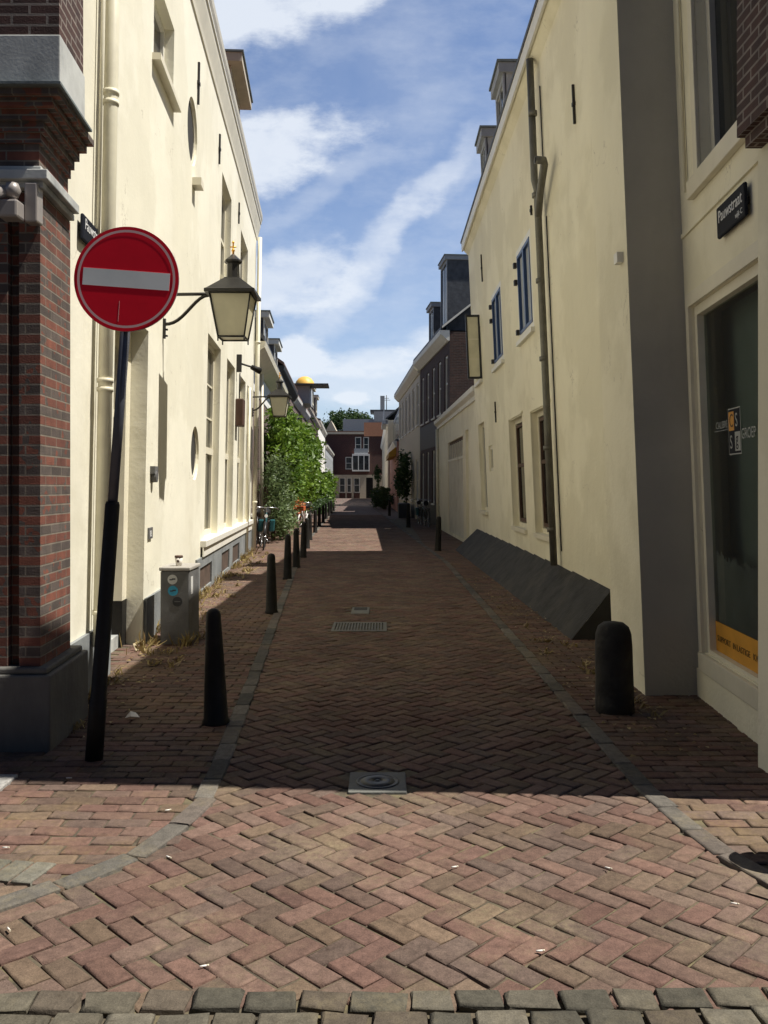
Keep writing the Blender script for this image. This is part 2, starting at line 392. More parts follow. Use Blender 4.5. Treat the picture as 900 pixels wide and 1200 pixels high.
def window(T, par, h, d, fm='white_trim', pm='glass', nv=1, nh=1, fw=.07, transom=None, sill=True, silld=.07, sillm=None, bar=.03, label=None, curtain=None):
    p, q, r_, t = h; m = MB(T)
    m.box(p, p+fw, -d, -d+.05, r_, t); m.box(q-fw, q, -d, -d+.05, r_, t)
    m.box(p+fw, q-fw, -d, -d+.05, t-fw, t); m.box(p+fw, q-fw, -d, -d+.05, r_, r_+fw)
    for i in range(1, nv): c = p+(q-p)*i/nv; m.box(c-bar, c+bar, -d, -d+.04, r_+fw, t-fw)
    zs = [transom] if transom else [r_+(t-r_)*i/nh for i in range(1, nh)]
    for k, c in enumerate(zs):
        w_ = bar*1.8 if transom else bar; m.box(p+fw, q-fw, -d, -d+(.075 if transom else .045), c-w_, c+w_)
    fo = m.build('window', fm, par, label)
    g = MB(T); g.face([(p, -d+.012, r_), (q, -d+.012, r_), (q, -d+.012, t), (p, -d+.012, t)]); g.build('pane', pm, fo)
    if sill:
        s_ = MB(T); s_.box(p-.05, q+.05, -d+.05, silld, r_-.07, r_-.001); s_.build('sill', sillm or fm, fo)
    return fo
def gable_roof(T, par, a0, a1, n0, n1, z0, zr, mat, name='roof', th=.12):
    """street-parallel roof: eaves at n0 (street) and n1 (back), ridge midway"""
    m = MB(T); nm = (n0+n1)/2
    m.prism([(n0, z0), (nm, zr), (n1, z0), (n1, z0+th), (nm, zr+th), (n0, z0+th)], a0, a1)
    return m.build(name, mat, par)
def dormer(T, par, a0, a1, n0, n1, z0, z1, side='slate', face='cream_trim', cap='lead', over=.12, nb=1):
    m = MB(T); m.box(a0, a1, n1, n0, z0, z1, skip='b+'); m.box(a0, a0+.12, n0-.02, n0, z0, z1); m.box(a1-.12, a1, n0-.02, n0, z0, z1)
    m.box(a0+.12, a1-.12, n0-.02, n0, z1-.12, z1); m.box(a0+.12, a1-.12, n0-.02, n0, z0, z0+.3)
    o = m.build('dormer', side, par)
    w = MB(T); w.box(a0-.002, a0+.1, n0, n0+.03, z0, z1-.002); w.box(a1-.1, a1+.002, n0, n0+.03, z0, z1-.002); w.box(a0+.1, a1-.1, n0, n0+.03, z1-.1, z1-.002); w.box(a0+.1, a1-.1, n0, n0+.03, z0+.2, z0+.3)
    for i in range(1, nb+1): c = a0+(a1-a0)*i/(nb+1); w.box(c-.03, c+.03, n0, n0+.02, z0+.3, z1-.1)
    w.build('window_frame', face, o)
    g = MB(T); g.face([(a0+.1, n0-.012, z0+.3), (a1-.1, n0-.012, z0+.3), (a1-.1, n0-.012, z1-.1), (a0+.1, n0-.012, z1-.1)]); g.build('pane', 'glass_far', o)
    c = MB(T); c.box(a0-over, a1+over, n1, n0+over+.05, z1, z1+.16); c.build('dormer_cornice', face, par)
    c = MB(T); c.box(a0-over-.03, a1+over+.03, n1, n0+over+.08, z1+.162, z1+.2); c.build('dormer_roof', cap, par)
    return o

# ------------------------------------------------------------------ camera, sky, sun
cam = bpy.data.cameras.new('camera'); co = bpy.data.objects.new('camera', cam); COL.objects.link(co)
co.location = (0, 0, EYE); co.rotation_euler = (rad(90), 0, 0)
cam.sensor_fit = 'VERTICAL'; cam.sensor_height = 24; cam.sensor_width = 18; cam.lens = 24*F/1200
cam.shift_y = -(600-HZ)/1200; cam.clip_end = 3000; cam.clip_start = .05
scene.camera = co
SUN_EL, SUN_PHI = 61.5, 4.5
sv = Vector((math.cos(rad(SUN_PHI))*math.cos(rad(SUN_EL)), -math.sin(rad(SUN_PHI))*math.cos(rad(SUN_EL)), math.sin(rad(SUN_EL))))
sl = bpy.data.lights.new('sun', 'SUN'); sl.energy = 5.0; sl.angle = rad(.5); sl.color = (1, .95, .86)
so = bpy.data.objects.new('sun', sl); COL.objects.link(so); so.rotation_euler = sv.to_track_quat('Z', 'Y').to_euler(); so.location = (20, 0, 40)
w = bpy.data.worlds.new('World'); scene.world = w; w.use_nodes = True
nt = w.node_tree; nt.nodes.clear()
wo = nt.nodes.new('ShaderNodeOutputWorld'); bg = nt.nodes.new('ShaderNodeBackground'); L(nt, bg.outputs[0], wo.inputs[0])
sky = nt.nodes.new('ShaderNodeTexSky'); sky.sky_type = 'NISHITA'; sky.sun_disc = False
sky.sun_elevation = rad(SUN_EL); sky.sun_rotation = rad(90+SUN_PHI); sky.air_density = 1.0; sky.dust_density = .6; sky.ozone_density = 2.5
bg.inputs[1].default_value = .075
tc = nt.nodes.new('ShaderNodeTexCoord'); D = tc.outputs['Generated']
sx = nt.nodes.new('ShaderNodeSeparateXYZ'); L(nt, D, sx.inputs[0])
yy = math_n(nt, 'MAXIMUM', sx.outputs[1], .15)
cu = math_n(nt, 'DIVIDE', sx.outputs[0], yy); cw = math_n(nt, 'DIVIDE', sx.outputs[2], yy)
cb = nt.nodes.new('ShaderNodeCombineXYZ'); L(nt, cu, cb.inputs[0]); L(nt, cw, cb.inputs[1])
V = cb.outputs[0]
# domain-warped noise for cloud edges
nz = nt.nodes.new('ShaderNodeTexNoise'); nz.inputs['Scale'].default_value = 5; nz.inputs['Detail'].default_value = 7; nz.inputs['Roughness'].default_value = .58; L(nt, V, nz.inputs['Vector'])
wisp = noise_tex(nt, V, 9, 8, .62, (1, 2.1, 1))
big = noise_tex(nt, V, 3.2, 6, .55)
fine = noise_tex(nt, V, 18, 8, .66, (1, 2.0, 1))
w1 = noise_tex(nt, V, 2.6, 5, .6); 
mpw = nt.nodes.new('ShaderNodeMapping'); mpw.inputs['Location'].default_value = (7.3, 2.1, 0); L(nt, V, mpw.inputs[0])
w2 = noise_tex(nt, mpw.outputs[0], 2.6, 5, .6)
wu = math_n(nt, 'ADD', cu, math_n(nt, 'MULTIPLY', math_n(nt, 'SUBTRACT', w1, .5), .22))
wv = math_n(nt, 'ADD', cw, math_n(nt, 'MULTIPLY', math_n(nt, 'SUBTRACT', w2, .5), .16))
def blob(u, v, ru, rv, rot, s, warp=1):
    U, W = (u-450)/F, (HZ-v)/F
    c, sn = math.cos(rad(rot)), math.sin(rad(rot))
    dx = math_n(nt, 'SUBTRACT', wu if warp else cu, U); dy = math_n(nt, 'SUBTRACT', wv if warp else cw, W)
    a_ = math_n(nt, 'ADD', math_n(nt, 'MULTIPLY', dx, c*F/ru), math_n(nt, 'MULTIPLY', dy, sn*F/ru))
    b_ = math_n(nt, 'ADD', math_n(nt, 'MULTIPLY', dx, -sn*F/rv), math_n(nt, 'MULTIPLY', dy, c*F/rv))
    d = math_n(nt, 'ADD', math_n(nt, 'MULTIPLY', a_, a_), math_n(nt, 'MULTIPLY', b_, b_))
    if warp: d = math_n(nt, 'ADD', d, math_n(nt, 'MULTIPLY', math_n(nt, 'SUBTRACT', nz.outputs['Fac'], .5), 2.2))
    d = math_n(nt, 'ADD', d, math_n(nt, 'MULTIPLY', math_n(nt, 'SUBTRACT', fine, .5), 2.4 if warp else 2.6))
    mr = nt.nodes.new('ShaderNodeMapRange'); mr.interpolation_type = 'SMOOTHSTEP'; L(nt, d, mr.inputs[0])
    mr.inputs[1].default_value = 1.6; mr.inputs[2].default_value = .1; mr.inputs[3].default_value = 0; mr.inputs[4].default_value = s
    return mr.outputs[0]
acc = None
for bb in [(300, 10, 180, 55, 14, .85), (235, 195, 170, 42, 4, .85), (300, 345, 105, 36, 12, .62), (425, 318, 120, 20, 44, .36), (492, 250, 80, 18, 48, .30), (565, 190, 110, 26, 38, .22), (400, 225, 100, 20, 25, .2),
           (345, 418, 40, 22, 0, .95, 0), (435, 425, 60, 16, 5, .5, 0), (520, 400, 50, 22, 15, .5, 0), (412, 466, 22, 8, 0, .6, 0), (440, 450, 130, 26, 0, .4, 0)]:
    x = blob(*bb); acc = x if acc is None else math_n(nt, 'SUBTRACT', math_n(nt, 'ADD', acc, x), math_n(nt, 'MULTIPLY', acc, x))
gen = math_n(nt, 'MULTIPLY', ramp(nt, big, .46, .72), .22)
gen = math_n(nt, 'ADD', math_n(nt, 'ADD', gen, .10), math_n(nt, 'MULTIPLY', ramp(nt, wisp, .42, .72), .22))
hz = math_n(nt, 'MULTIPLY', math_n(nt, 'SUBTRACT', .34, cw, True), 1.0)   # more veil low down
acc = math_n(nt, 'ADD', math_n(nt, 'ADD', acc, gen), hz, True)
fwd = math_n(nt, 'MULTIPLY', math_n(nt, 'SUBTRACT', sx.outputs[1], .1, True), 3., True)   # the bank of cloud lies up the lane
acc = math_n(nt, 'MULTIPLY', math_n(nt, 'MULTIPLY', acc, .85), fwd)
skyc = mix(nt, 1.0, sky.outputs[0], (.94, 1.06, 1.26), 'MULTIPLY')
cc = mix(nt, acc, skyc, (8.2, 8.7, 9.4))
# sky dimmed overhead and behind, out of view, to deepen shade in the lane
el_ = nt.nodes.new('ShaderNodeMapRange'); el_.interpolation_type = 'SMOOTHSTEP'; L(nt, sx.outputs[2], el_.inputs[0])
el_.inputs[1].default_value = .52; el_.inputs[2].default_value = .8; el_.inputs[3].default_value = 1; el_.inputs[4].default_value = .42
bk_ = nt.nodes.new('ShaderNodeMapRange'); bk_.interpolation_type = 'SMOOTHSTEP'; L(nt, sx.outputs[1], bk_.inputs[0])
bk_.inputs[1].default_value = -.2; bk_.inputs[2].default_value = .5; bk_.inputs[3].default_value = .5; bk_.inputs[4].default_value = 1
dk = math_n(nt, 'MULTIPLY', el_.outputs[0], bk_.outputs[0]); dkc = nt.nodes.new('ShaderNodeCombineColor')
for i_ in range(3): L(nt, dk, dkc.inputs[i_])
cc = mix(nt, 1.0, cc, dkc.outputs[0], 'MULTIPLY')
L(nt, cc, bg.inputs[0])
scene.view_settings.view_transform = 'Standard'; scene.view_settings.look = 'None'; scene.view_settings.gamma = 1
scene.view_settings.exposure = .5
scene.cycles.use_denoising = True; scene.cycles.max_bounces = 7; scene.cycles.diffuse_bounces = 4
scene.cycles.sample_clamp_indirect = 6; scene.cycles.blur_glossy = .6

# ------------------------------------------------------------------ paving
def kl(y): return (-.603-.0657*y) if y < 24.7 else -2.226-.0325*(y-24.7)
def kr(y): return (1.40-.0035*y) if y < 19 else 1.333-.0425*(y-19)
LK = [(-4.6, 2.9), (-3.6, 2.95), (-2.6, 3.05), (-1.9, 3.22), (-1.47, 3.44), (-1.23, 3.68), (-1.06, 3.92), (-.98, 4.19), (-.925, 4.5), (-.935, 4.9)]
RK = [(5.2, 2.85), (4.2, 2.9), (3.0, 3.02), (2.2, 3.22), (1.75, 3.48), (1.57, 3.66), (1.485, 3.9), (1.43, 4.3), (1.395, 4.65)]
def interp_curve(P, x, idx=0):
    P = sorted(P, key=lambda p: p[idx])
    for a, b in zip(P, P[1:]):
        if a[idx] <= x <= b[idx]: t = (x-a[idx])/(b[idx]-a[idx]+1e-9); return a[1-idx]+t*(b[1-idx]-a[1-idx])
    return None
def region(x, y):
    """0 road, 1 left pavement, 2 right pavement, None outside"""
    if y < 2.70: return None
    if y < 4.9 and x < -.5:
        yy = interp_curve(LK, x, 0)
        if yy is not None and y > yy: return 1
        return 0
    if y < 4.65 and x > 1.39:
        yy = interp_curve(RK, x, 0)
        if yy is not None and y > yy: return 2
        return 0
    if x < kl(y): return 1
    if x > kr(y): return 2
    return 0
PAL = [(.170,.098,.079), (.154,.086,.071), (.182,.116,.092), (.150,.107,.087), (.136,.107,.083), (.170,.130,.086), (.152,.119,.084), (.122,.094,.080), (.188,.124,.101), (.158,.092,.078), (.130,.104,.089), (.174,.108,.088)]
def add_brick(mb, cx, cy, l, w, ang, gap=.007, zb=-.03, pal=PAL, jit=.0018, tilt=.006, simple=False):
    ca, sa = math.cos(ang), math.sin(ang)
    hl, hw = l/2-gap/2, w/2-gap/2
    tx, ty = R.gauss(0, tilt), R.gauss(0, tilt*1.4); dz = R.gauss(0, .0018)
    dz = max(-.005, min(.005, dz)); ox, oy = R.gauss(0, .0016), R.gauss(0, .0016); ang += R.gauss(0, .012); ca, sa = math.cos(ang), math.sin(ang)
    vs = []
    i0 = len(mb.v)
    for ring, (ins, zz) in enumerate(((.008, 0.), (0, -.007), (0, zb))):
        if simple and ring == 2: break
        for sx_, sy_ in ((-1,-1), (1,-1), (1,1), (-1,1)):
            lx = sx_*(hl-ins)+R.gauss(0, jit)+ox; ly = sy_*(hw-ins)+R.gauss(0, jit)+oy
            z = zz + dz + (lx*tx + ly*ty if ring < 2 else 0)
            mb.v.append((cx+lx*ca-ly*sa, cy+lx*sa+ly*ca, z))
    c = R.choice(pal); k = R.uniform(.84, 1.16); mean = (.158, .106, .085) if pal is PAL else c; c = tuple(min(1, (q*.55+m_*.45)*k) for q, m_ in zip(c, mean))
    nr = 2 if simple else 3
    mb.col += [c]*(4*nr)
    mb.f.append([i0, i0+1, i0+2, i0+3]); mb.smooth.append(False)
    for r_ in range(nr-1):
        for j in range(4):
            a, b = i0+4*r_+j, i0+4*r_+(j+1) % 4
            mb.f.append([a, a+4, b+4, b]); mb.smooth.append(r_ == 0)
FEATURES = [(-.195, .125, 4.69, 5.03), (-.60, .04, 9.92, 10.62), (-.43, -.18, 11.3, 11.95)]
def in_feature(x, y, m_=0.): return any(a-m_ < x < b+m_ and c-m_ < y < d+m_ for a, b, c, d in FEATURES)
W_ = .096
road = MB(); sq = math.sqrt(.5)
RB_END = 52.
# herringbone, long translation along X, 45 degrees to the street
for i in range(-110, 420):
    for j in range(-420, 420):
        k = (i-j) % 4
        if k not in (0, 3): continue
        if k == 0: gx, gy, ang = i+1, j+.5, rad(45)
        else: gx, gy, ang = i+.5, j+1, rad(-45)
        x = (gx-0)*W_*sq + (gy)*W_*sq; y = gx*W_*sq - gy*W_*sq + 2.8
        if y < 2.72 or y > RB_END or x < -4.4 or x > 4.4: continue
        if region(x, y) != 0 or in_feature(x, y, .02): continue
        if k == 0: a2 = rad(45)
        else: a2 = rad(-45)
        odd = abs(x+.792) < .07 and abs(y-3.47) < .055 and k == 0
        deep = R.random() < .035 and y < 12
        i0 = len(road.v)
        add_brick(road, x, y, 2*W_, W_, a2, simple=y > 14, gap=.008, jit=.0028, tilt=.016 if deep else .007, pal=[(.30, .27, .235)] if odd else PAL)
        if deep:
            for q in range(i0, len(road.v)): v_ = road.v[q]; road.v[q] = (v_[0], v_[1], v_[2]-.004)
road.uv = [(0, 0)]*sum(len(f) for f in road.f)
ro = road.build('road', 'paver_mat', kind='structure', weld=False)
# far stretch of the street beyond the individually laid bricks
fr_ = MB(); ys = [RB_END, 60, 75, 95, 129.6]
for a, b in zip(ys, ys[1:]): fr_.face([(kl(a), a, -.002), (kr(a), a, -.002), (kr(b), b, -.002), (kl(b), b, -.002)])
fr_.build('road_far', 'street_brick', kind='structure')
def walk(name, side, y1):
    mb = MB()
    rows = int((y1-3.0)/.102)
    for r_ in range(rows):
        y = 3.0+.102*r_+.051; off = (r_ % 2)*.1
        for c in range(-30, 31):
            x = c*.204+off
            if side < 0 and not (-4.4 < x < -.8): continue
            if side > 0 and not (1.2 < x < 4.6): continue
            if region(x, y) != (1 if side < 0 else 2): continue
            if side < 0 and x < -2.0-.0665*y and y > 5.6: continue
            if side > 0 and x > 2.6 and y > 4.8: continue
            add_brick(mb, x, y, .204, .102, R.gauss(0, .008), gap=.009, tilt=.012, simple=y > 14)
    mb.uv = [(0, 0)]*sum(len(f) for f in mb.f)
    return mb.build(name, 'walk_mat', kind='structure', weld=False)
walk('pavement_left', -1, 45.); walk('pavement_right', 1, 45.)
for nm, pts in (('pavement_left_far', [(-8, 45), (kl(45), 45), (kl(129.6), 129.6), (-12, 129.6)]), ('pavement_right_far', [(kr(45), 45), (4, 45), (4, 129.6), (kr(129.6), 129.6)])):
    mb = MB(); mb.face([(x, y, .004) for x, y in pts]); mb.build(nm, 'street_brick', kind='structure')
# kerb bands: flat bluestone blocks laid end to end
def kerb(name, pts, wdt=.115, ln=.34, pal=[(.145,.135,.12), (.115,.11,.10), (.16,.148,.13), (.10,.098,.09), (.14,.12,.105)]):
    mb = MB(); P = [Vector(p) for p in pts]; seg = []
    d = 0; i = 0
    tot = sum((b-a).length for a, b in zip(P, P[1:])); t = 0
    def at(t):
        for a, b in zip(P, P[1:]):
            l = (b-a).length
            if t <= l: return a+(b-a)*(t/l), (b-a).normalized()
            t -= l
        return P[-1], (P[-1]-P[-2]).normalized()
    while t < tot-.05:
        l = ln*R.uniform(.8, 1.2); p, dd = at(t+l/2)
        i0 = len(mb.v); add_brick(mb, p.x, p.y, l, wdt, math.atan2(dd.y, dd.x), gap=.010, pal=pal, tilt=.004, jit=.003)
        for q in range(i0, len(mb.v)): v = mb.v[q]; mb.v[q] = (v[0], v[1], v[2]+.010)
        t += l
    mb.uv = [(0, 0)]*sum(len(f) for f in mb.f)
    return mb.build(name, 'paver_mat', kind='structure', weld=False)
kerb('kerb_left', LK[:] + [(kl(y), y) for y in (5.3, 8, 12, 18, 24.7, 35, 50, 80, 125)])
kerb('kerb_right', RK[:] + [(kr(y), y) for y in (5.2, 8, 12, 19, 30, 50, 80, 125)])
# cobble edge in front of the camera
mb = MB()
for r_ in range(3):
    x = -4.5+R.random()*.1
    while x < 4.5:
        l = R.uniform(.13, .19); i0 = len(mb.v)
        add_brick(mb, x+l/2, 2.785-.118*r_+.012*x+R.gauss(0,.004), l, .112, R.gauss(0, .02), gap=.014, tilt=.02, jit=.005, pal=[(.115,.104,.080), (.09,.085,.068), (.135,.124,.098), (.11,.092,.072)])
        x += l
mb.v = [(a, b, c+.014) for a, b, c in mb.v]
mb.uv = [(0, 0)]*sum(len(f) for f in mb.f)
mb.build('cobble_edge', 'paver_mat', kind='structure', weld=False)
g = MB(); g.face([(-300, -200, -.036), (300, -200, -.036), (300, 2500, -.036), (-300, 2500, -.036)]); g.build('ground', 'sand', kind='structure')
g = MB(); g.face([(-7, 2.45, -.0105), (7, 2.45, -.0105), (4, 50, -.0105), (-7, 50, -.0105)]); g.build('joint_sand', 'sand', kind='structure')
g = MB(); g.face([(-30, -8, -.028), (30, -8, -.028), (30, 2.5, -.004), (-30, 2.5, -.004)]); g.build('cross_street', 'asphalt', kind='structure')
# soldier course and granite slab on the left pavement
mb = MB()
for i in range(16):
    add_brick(mb, -2.95+.1*i, 3.98-.018*i, .2, .1, rad(80), gap=.01, pal=[(.13,.13,.11), (.16,.155,.13), (.11,.11,.10)])
mb.v = [(x, y, z+.012) for x, y, z in mb.v]
mb.uv = [(0, 0)]*sum(len(f) for f in mb.f); mb.build('gutter_course', 'paver_mat', kind='structure', weld=False)
mb = MB(); mb.box(-2.6, -2.02, 4.55, 4.95, -.02, .016); mb.build('granite_slab', 'granite', kind='structure', bevel=.006)

# manhole and drains
t = thing('manhole_cover', (-.035, 4.86, 0), 'small round iron cover set in a square concrete frame', 'manhole cover')
m = MB(); m.box(-.19, .12, 4.695, 5.025, -.02, .004); m.build('frame', 'concrete', t, bevel=.006)
m = MB(); m.lathe(-.035, 4.86, [(.118, .0042), (.118, .008), (.105, .0082), (.103, .0055), (.09, .0057), (.088, .011), (.03, .013), (.028, .006), (.012, .006), (.01, .014)], 32); m.build('lid', 'cast_iron', t)
t = thing('drain_grate', (-.28, 10.27, 0), 'wide slotted steel drain grate across the middle of the lane', 'drain')
m = MB(); m.box(-.59, .03, 9.94, 10.0, -.02, .006); m.box(-.59, .03, 10.54, 10.6, -.02, .006); m.box(-.59, -.56, 10.0, 10.54, -.02, .006); m.box(0, .03, 10.0, 10.54, -.02, .006)
m.build('frame', 'concrete', t)
m = MB()
for i in range(17): x = -.545+.0335*i; m.box(x, x+.018, 10.0, 10.54, -.015, .005)
m.build('slats', 'concrete', t)
t = thing('gully_lid', (-.305, 11.62, 0), 'smaller square gully lid just beyond the wide drain grate', 'drain')
m = MB(); m.box(-.42, -.19, 11.32, 11.93, -.02, .006); m.build('lid', 'concrete', t, bevel=.005)
m = MB(); m.box(-.39, -.22, 11.62, 11.88, .0062, .008); m.build('slot', 'dark_recess', t)

# ------------------------------------------------------------------ LEFT: brick building on the corner
bt = thing('brick_building', (-4, 5.6, 0), 'corner building with banded red and grey brick pier and stone cornice', 'building')
FR = lambda x, y, z: (x, y, z)
LA = -.0665
def wedge(mb, x1, y0, y1, z0, z1, xl=-9.):           # block whose right side runs parallel to the lane
    x2 = x1+LA*(y1-y0)
    P = [(xl, y0), (x1, y0), (x2, y1), (xl, y1)]
    for a, b in zip(P, P[1:]+P[:1]):
        d = math.hypot(b[0]-a[0], b[1]-a[1]); u0 = a[0] if abs(a[1]-b[1]) < 1e-6 else a[1]; u1 = b[0] if abs(a[1]-b[1]) < 1e-6 else b[1]
        mb.face([(*a, z0), (*b, z0), (*b, z1), (*a, z1)], [(u0, z0), (u1, z0), (u1, z1), (u0, z1)])
    mb.face([(*p, z0) for p in P][::-1]); mb.face([(*p, z1) for p in P])
m = MB(); wedge(m, -2.31, 5.5, 6.15, .5, 3.42, -2.62); wedge(m, -2.62, 5.58, 6.15, .5, 3.42)
m.build('wall', 'pillar_brick', bt)
m = MB(); wedge(m, -2.11, 5.5, 6.15, .5, 3.42, -2.24); wedge(m, -2.24, 5.56, 6.15, .5, 3.42, -2.31); m.build('pier', 'pillar_brick', bt)
m = MB(); wedge(m, -2.02, 5.42, 6.3, -.03, .46); wedge(m, -2.05, 5.45, 6.25, .46, .5); m.build('plinth', 'plinth_dark', bt, bevel=.012)
m = MB(); wedge(m, -2.07, 5.44, 6.13, 3.42, 3.46); wedge(m, -2.03, 5.40, 6.11, 3.46, 3.52); wedge(m, -2.09, 5.46, 6.13, 3.52, 3.56); m.build('string_course', 'stone_block', bt, bevel=.006)
m = MB()
for i, (dx, z0, z1) in enumerate([(0, 3.56, 3.70), (.02, 3.70, 3.76), (.045, 3.76, 3.82), (.08, 3.82, 3.88), (.13, 3.88, 3.93), (.18, 3.93, 3.97)]):
    wedge(m, -2.11+dx, 5.48-dx, 6.10+dx*.2, z0, z1)
m.build('corbel', 'pillar_brick', bt)
m = MB(); wedge(m, -1.90, 5.26, 5.98, 3.97, 3.985); m.build('cornice', 'lead', bt)
m = MB(); wedge(m, -1.915, 5.30, 5.85, 3.987, 4.28); m.build('stone_band', 'stone_block', bt, bevel=.008)
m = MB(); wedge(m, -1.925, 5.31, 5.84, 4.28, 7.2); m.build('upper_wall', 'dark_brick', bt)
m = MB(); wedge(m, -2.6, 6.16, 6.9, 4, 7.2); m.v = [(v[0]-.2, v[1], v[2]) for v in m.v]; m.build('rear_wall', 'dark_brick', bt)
# camera on the corner pier
t = thing('security_camera', (-2.36, 5.36, 3.42), 'grey barrel security camera on a box bracket under the corner cornice', 'camera')
m = MB(); m.box(-2.17, -2.09, 5.40, 5.498, 3.20, 3.44); m.build('mounting_plate', 'cctv', t, bevel=.01)
m = MB(); m.box(-2.29, -2.17, 5.30, 5.42, 3.20, 3.31); m.build('junction_box', 'cctv', t, bevel=.015)
m = MB(); m.lathe(-2.215, 5.34, [(.005, 3.42), (.035, 3.41), (.05, 3.37), (.035, 3.33), (.005, 3.315)][::-1], 16); m.build('joint', 'cctv', t)
m = MB(); m.tube([(-2.25, 5.33, 3.36), (-2.42, 5.22, 3.30), (-2.60, 5.12, 3.25)], [.035, .055, .058], 14); m.build('barrel', 'cctv', t)

# ------------------------------------------------------------------ LEFT: long cream house
WL = Wall(-1.87, -.0665, .02, 1); TL = WL.T
lh = thing('cream_house', (-4, 15, 0), 'long cream plastered house with a grey plinth, round windows and a deep eaves cornice', 'house')
Lw = [(13.8, 15.5, .80, 3.98), (16.5, 17.95, .80, 3.98), (18.8, 20.35, .80, 3.98), (20.85, 22.1, .80, 3.98)]
Uw = [(9.15, 10.35, 6.02, 6.88), (15.2, 16.7, 5.2, 6.95), (18.6, 20.3, 5.2, 6.95)]
door = (7.75, 9.2, -.03, 3.2, .34)
cel = [(13.2, 14.6, .06, .40, .1), (16.0, 17.3, .06, .42, .1), (17.9, 19.3, .06, .42, .1)]
circ = [(11.85, 6.3, .43), (12.65, 2.08, .38)]
m = MB(TL)
facade(m, 6.05, 22.6, -.03, 8.25, [(*h, .16) for h in Lw]+[(*h, .16) for h in Uw]+[door], depth=.05, circles=circ)
shell(m, 6.05, 22.6, -.03, 8.25, 6)
m.build('wall', 'cream', lh)
def plinth_seg(m, a0, a1, z1, holes=()):
    H = [h for h in holes if h[0] > a0 and h[1] < a1]
    A = sorted({a0, a1, *[h[0] for h in H], *[h[1] for h in H]})
    for p, q in zip(A, A[1:]):
        hh = [h for h in H if abs(h[0]-p) < 1e-6]
        if hh: m.box(p, q, .001, .03, -.03, hh[0][2]); m.box(p, q, .001, .03, hh[0][3], z1)
        else: m.box(p, q, .001, .03, -.03, z1)
m = MB(TL); plinth_seg(m, 6.05, 7.70, .46); plinth_seg(m, 9.25, 13.2-.3, .45); plinth_seg(m, 12.9, 22.6, .55, cel); m.build('plinth', 'plinth_grey', lh)
for i, h in enumerate(Lw):
    window(TL, lh, h, .16, 'cream_trim', 'glass', nv=1, transom=2.2, fw=.09, sill=False)
m = MB(TL); m.box(13.4, 22.3, .001, .09, .70, .80); m.box(13.4, 22.3, .031, .055, .551, .70); m.build('sill_band', 'white_trim', lh, bevel=.008)
# slim glazing bars of the nearest tall window
m = MB(TL)
for z in (2.75, 3.3): m.box(13.89, 15.41, -.15, -.125, z-.015, z+.015)
m.box(14.62, 14.66, -.15, -.125, .9, 3.88); m.build('glazing_bars', 'cream_trim', lh)
window(TL, lh, Uw[0], .16, 'white_trim', 'glass', nv=2, fw=.06, silld=.09, sillm='cream_trim')
for h in Uw[1:]: window(TL, lh, h, .16, 'cream_trim', 'glass', nh=2, fw=.07)
for c, z, r_ in circ:
    m = MB(TL); n = 32
    for j in range(n):
        a, b_ = 2*math.pi*j/n, 2*math.pi*(j+1)/n
        p = [(c+rr*math.cos(x), -.045, z+rr*math.sin(x)) for rr, x in ((r_, a), (r_, b_), (r_*.88, b_), (r_*.88, a))]
        m.face(p); m.face([(q[0], -.03, q[2]) for q in p]); m.face([p[2], p[3], (p[3][0], -.03, p[3][2]), (p[2][0], -.03, p[2][2])])
    fo = m.build('round_window', 'cream_trim', lh)
    m = MB(TL); m.disc((c, z), r_*.99, -.06, -.046, 32); m.build('pane', 'dark_recess', fo)
for h in cel:
    m = MB(TL); m.face([(h[0], .003, h[2]), (h[1], .003, h[2]), (h[1], .003, h[3]), (h[0], .003, h[3])]); m.build('cellar_hatch', 'hatch', lh)
# door in its recess
m = MB(TL); m.box(7.76, 9.19, -.34, -.20, -.03, .12); m.build('door_step', 'stone_block', lh)
m = MB(TL); m.box(9.0, 9.198, -.34, -.17, .46, 3.19); m.box(7.752, 7.93, -.34, -.17, .46, 3.19); m.box(7.93, 9.0, -.34, -.27, 3.0, 3.19); m.box(7.93, 9.0, -.34, -.28, 2.3, 2.38); m.build('door_frame', 'cream_trim', lh)
m = MB(TL); m.box(7.93, 9.0, -.34, -.32, .12, 2.3)
for z0, z1 in ((.3, 1.0), (1.1, 2.15)): m.box(8.06, 8.42, -.32, -.30, z0, z1); m.box(8.5, 8.86, -.32, -.30, z0, z1)
dd = m.build('door', 'grey_paint', lh)
m = MB(TL); m.box(8.88, 8.92, -.32, -.27, 1.0, 1.12); m.build('handle', 'iron', dd)
m = MB(TL); m.face([(7.93, -.33, 2.38), (9.0, -.33, 2.38), (9.0, -.33, 3.0), (7.93, -.33, 3.0)]); m.build('fanlight', 'glass', lh)
m = MB(TL); m.box(9.0, 9.198, -.34, -.165, -.03, .455); m.build('door_frame_base', 'black_paint', lh)
# cornice, gutter, roof, dormer
m = MB(TL); m.prism([(0.001, 7.84), (.02, 7.85), (.03, 7.93), (.085, 8.18), (.09, 8.26), (.001, 8.26)], 6.0, 22.7); m.build('cornice', 'cream_trim', lh)
m = MB(TL); m.prism([(.06, 8.302), (.11, 8.31), (.13, 8.38), (.13, 8.50), (.06, 8.50)], 6.0, 22.75); m.build('gutter', 'grey_paint', lh)
m = MB(TL); m.box(6.0, 22.72, .04, .11, 8.262, 8.30); m.build('gutter_board', 'white_trim', lh)
gable_roof(TL, lh, 6.0, 22.6, .05, -6.3, 8.40, 11.2, 'roof_tile')
dormer(TL, lh, 17.0, 18.8, -.12, -1.6, 8.6, 9.6, side='far_beige', face='far_beige', over=.2)
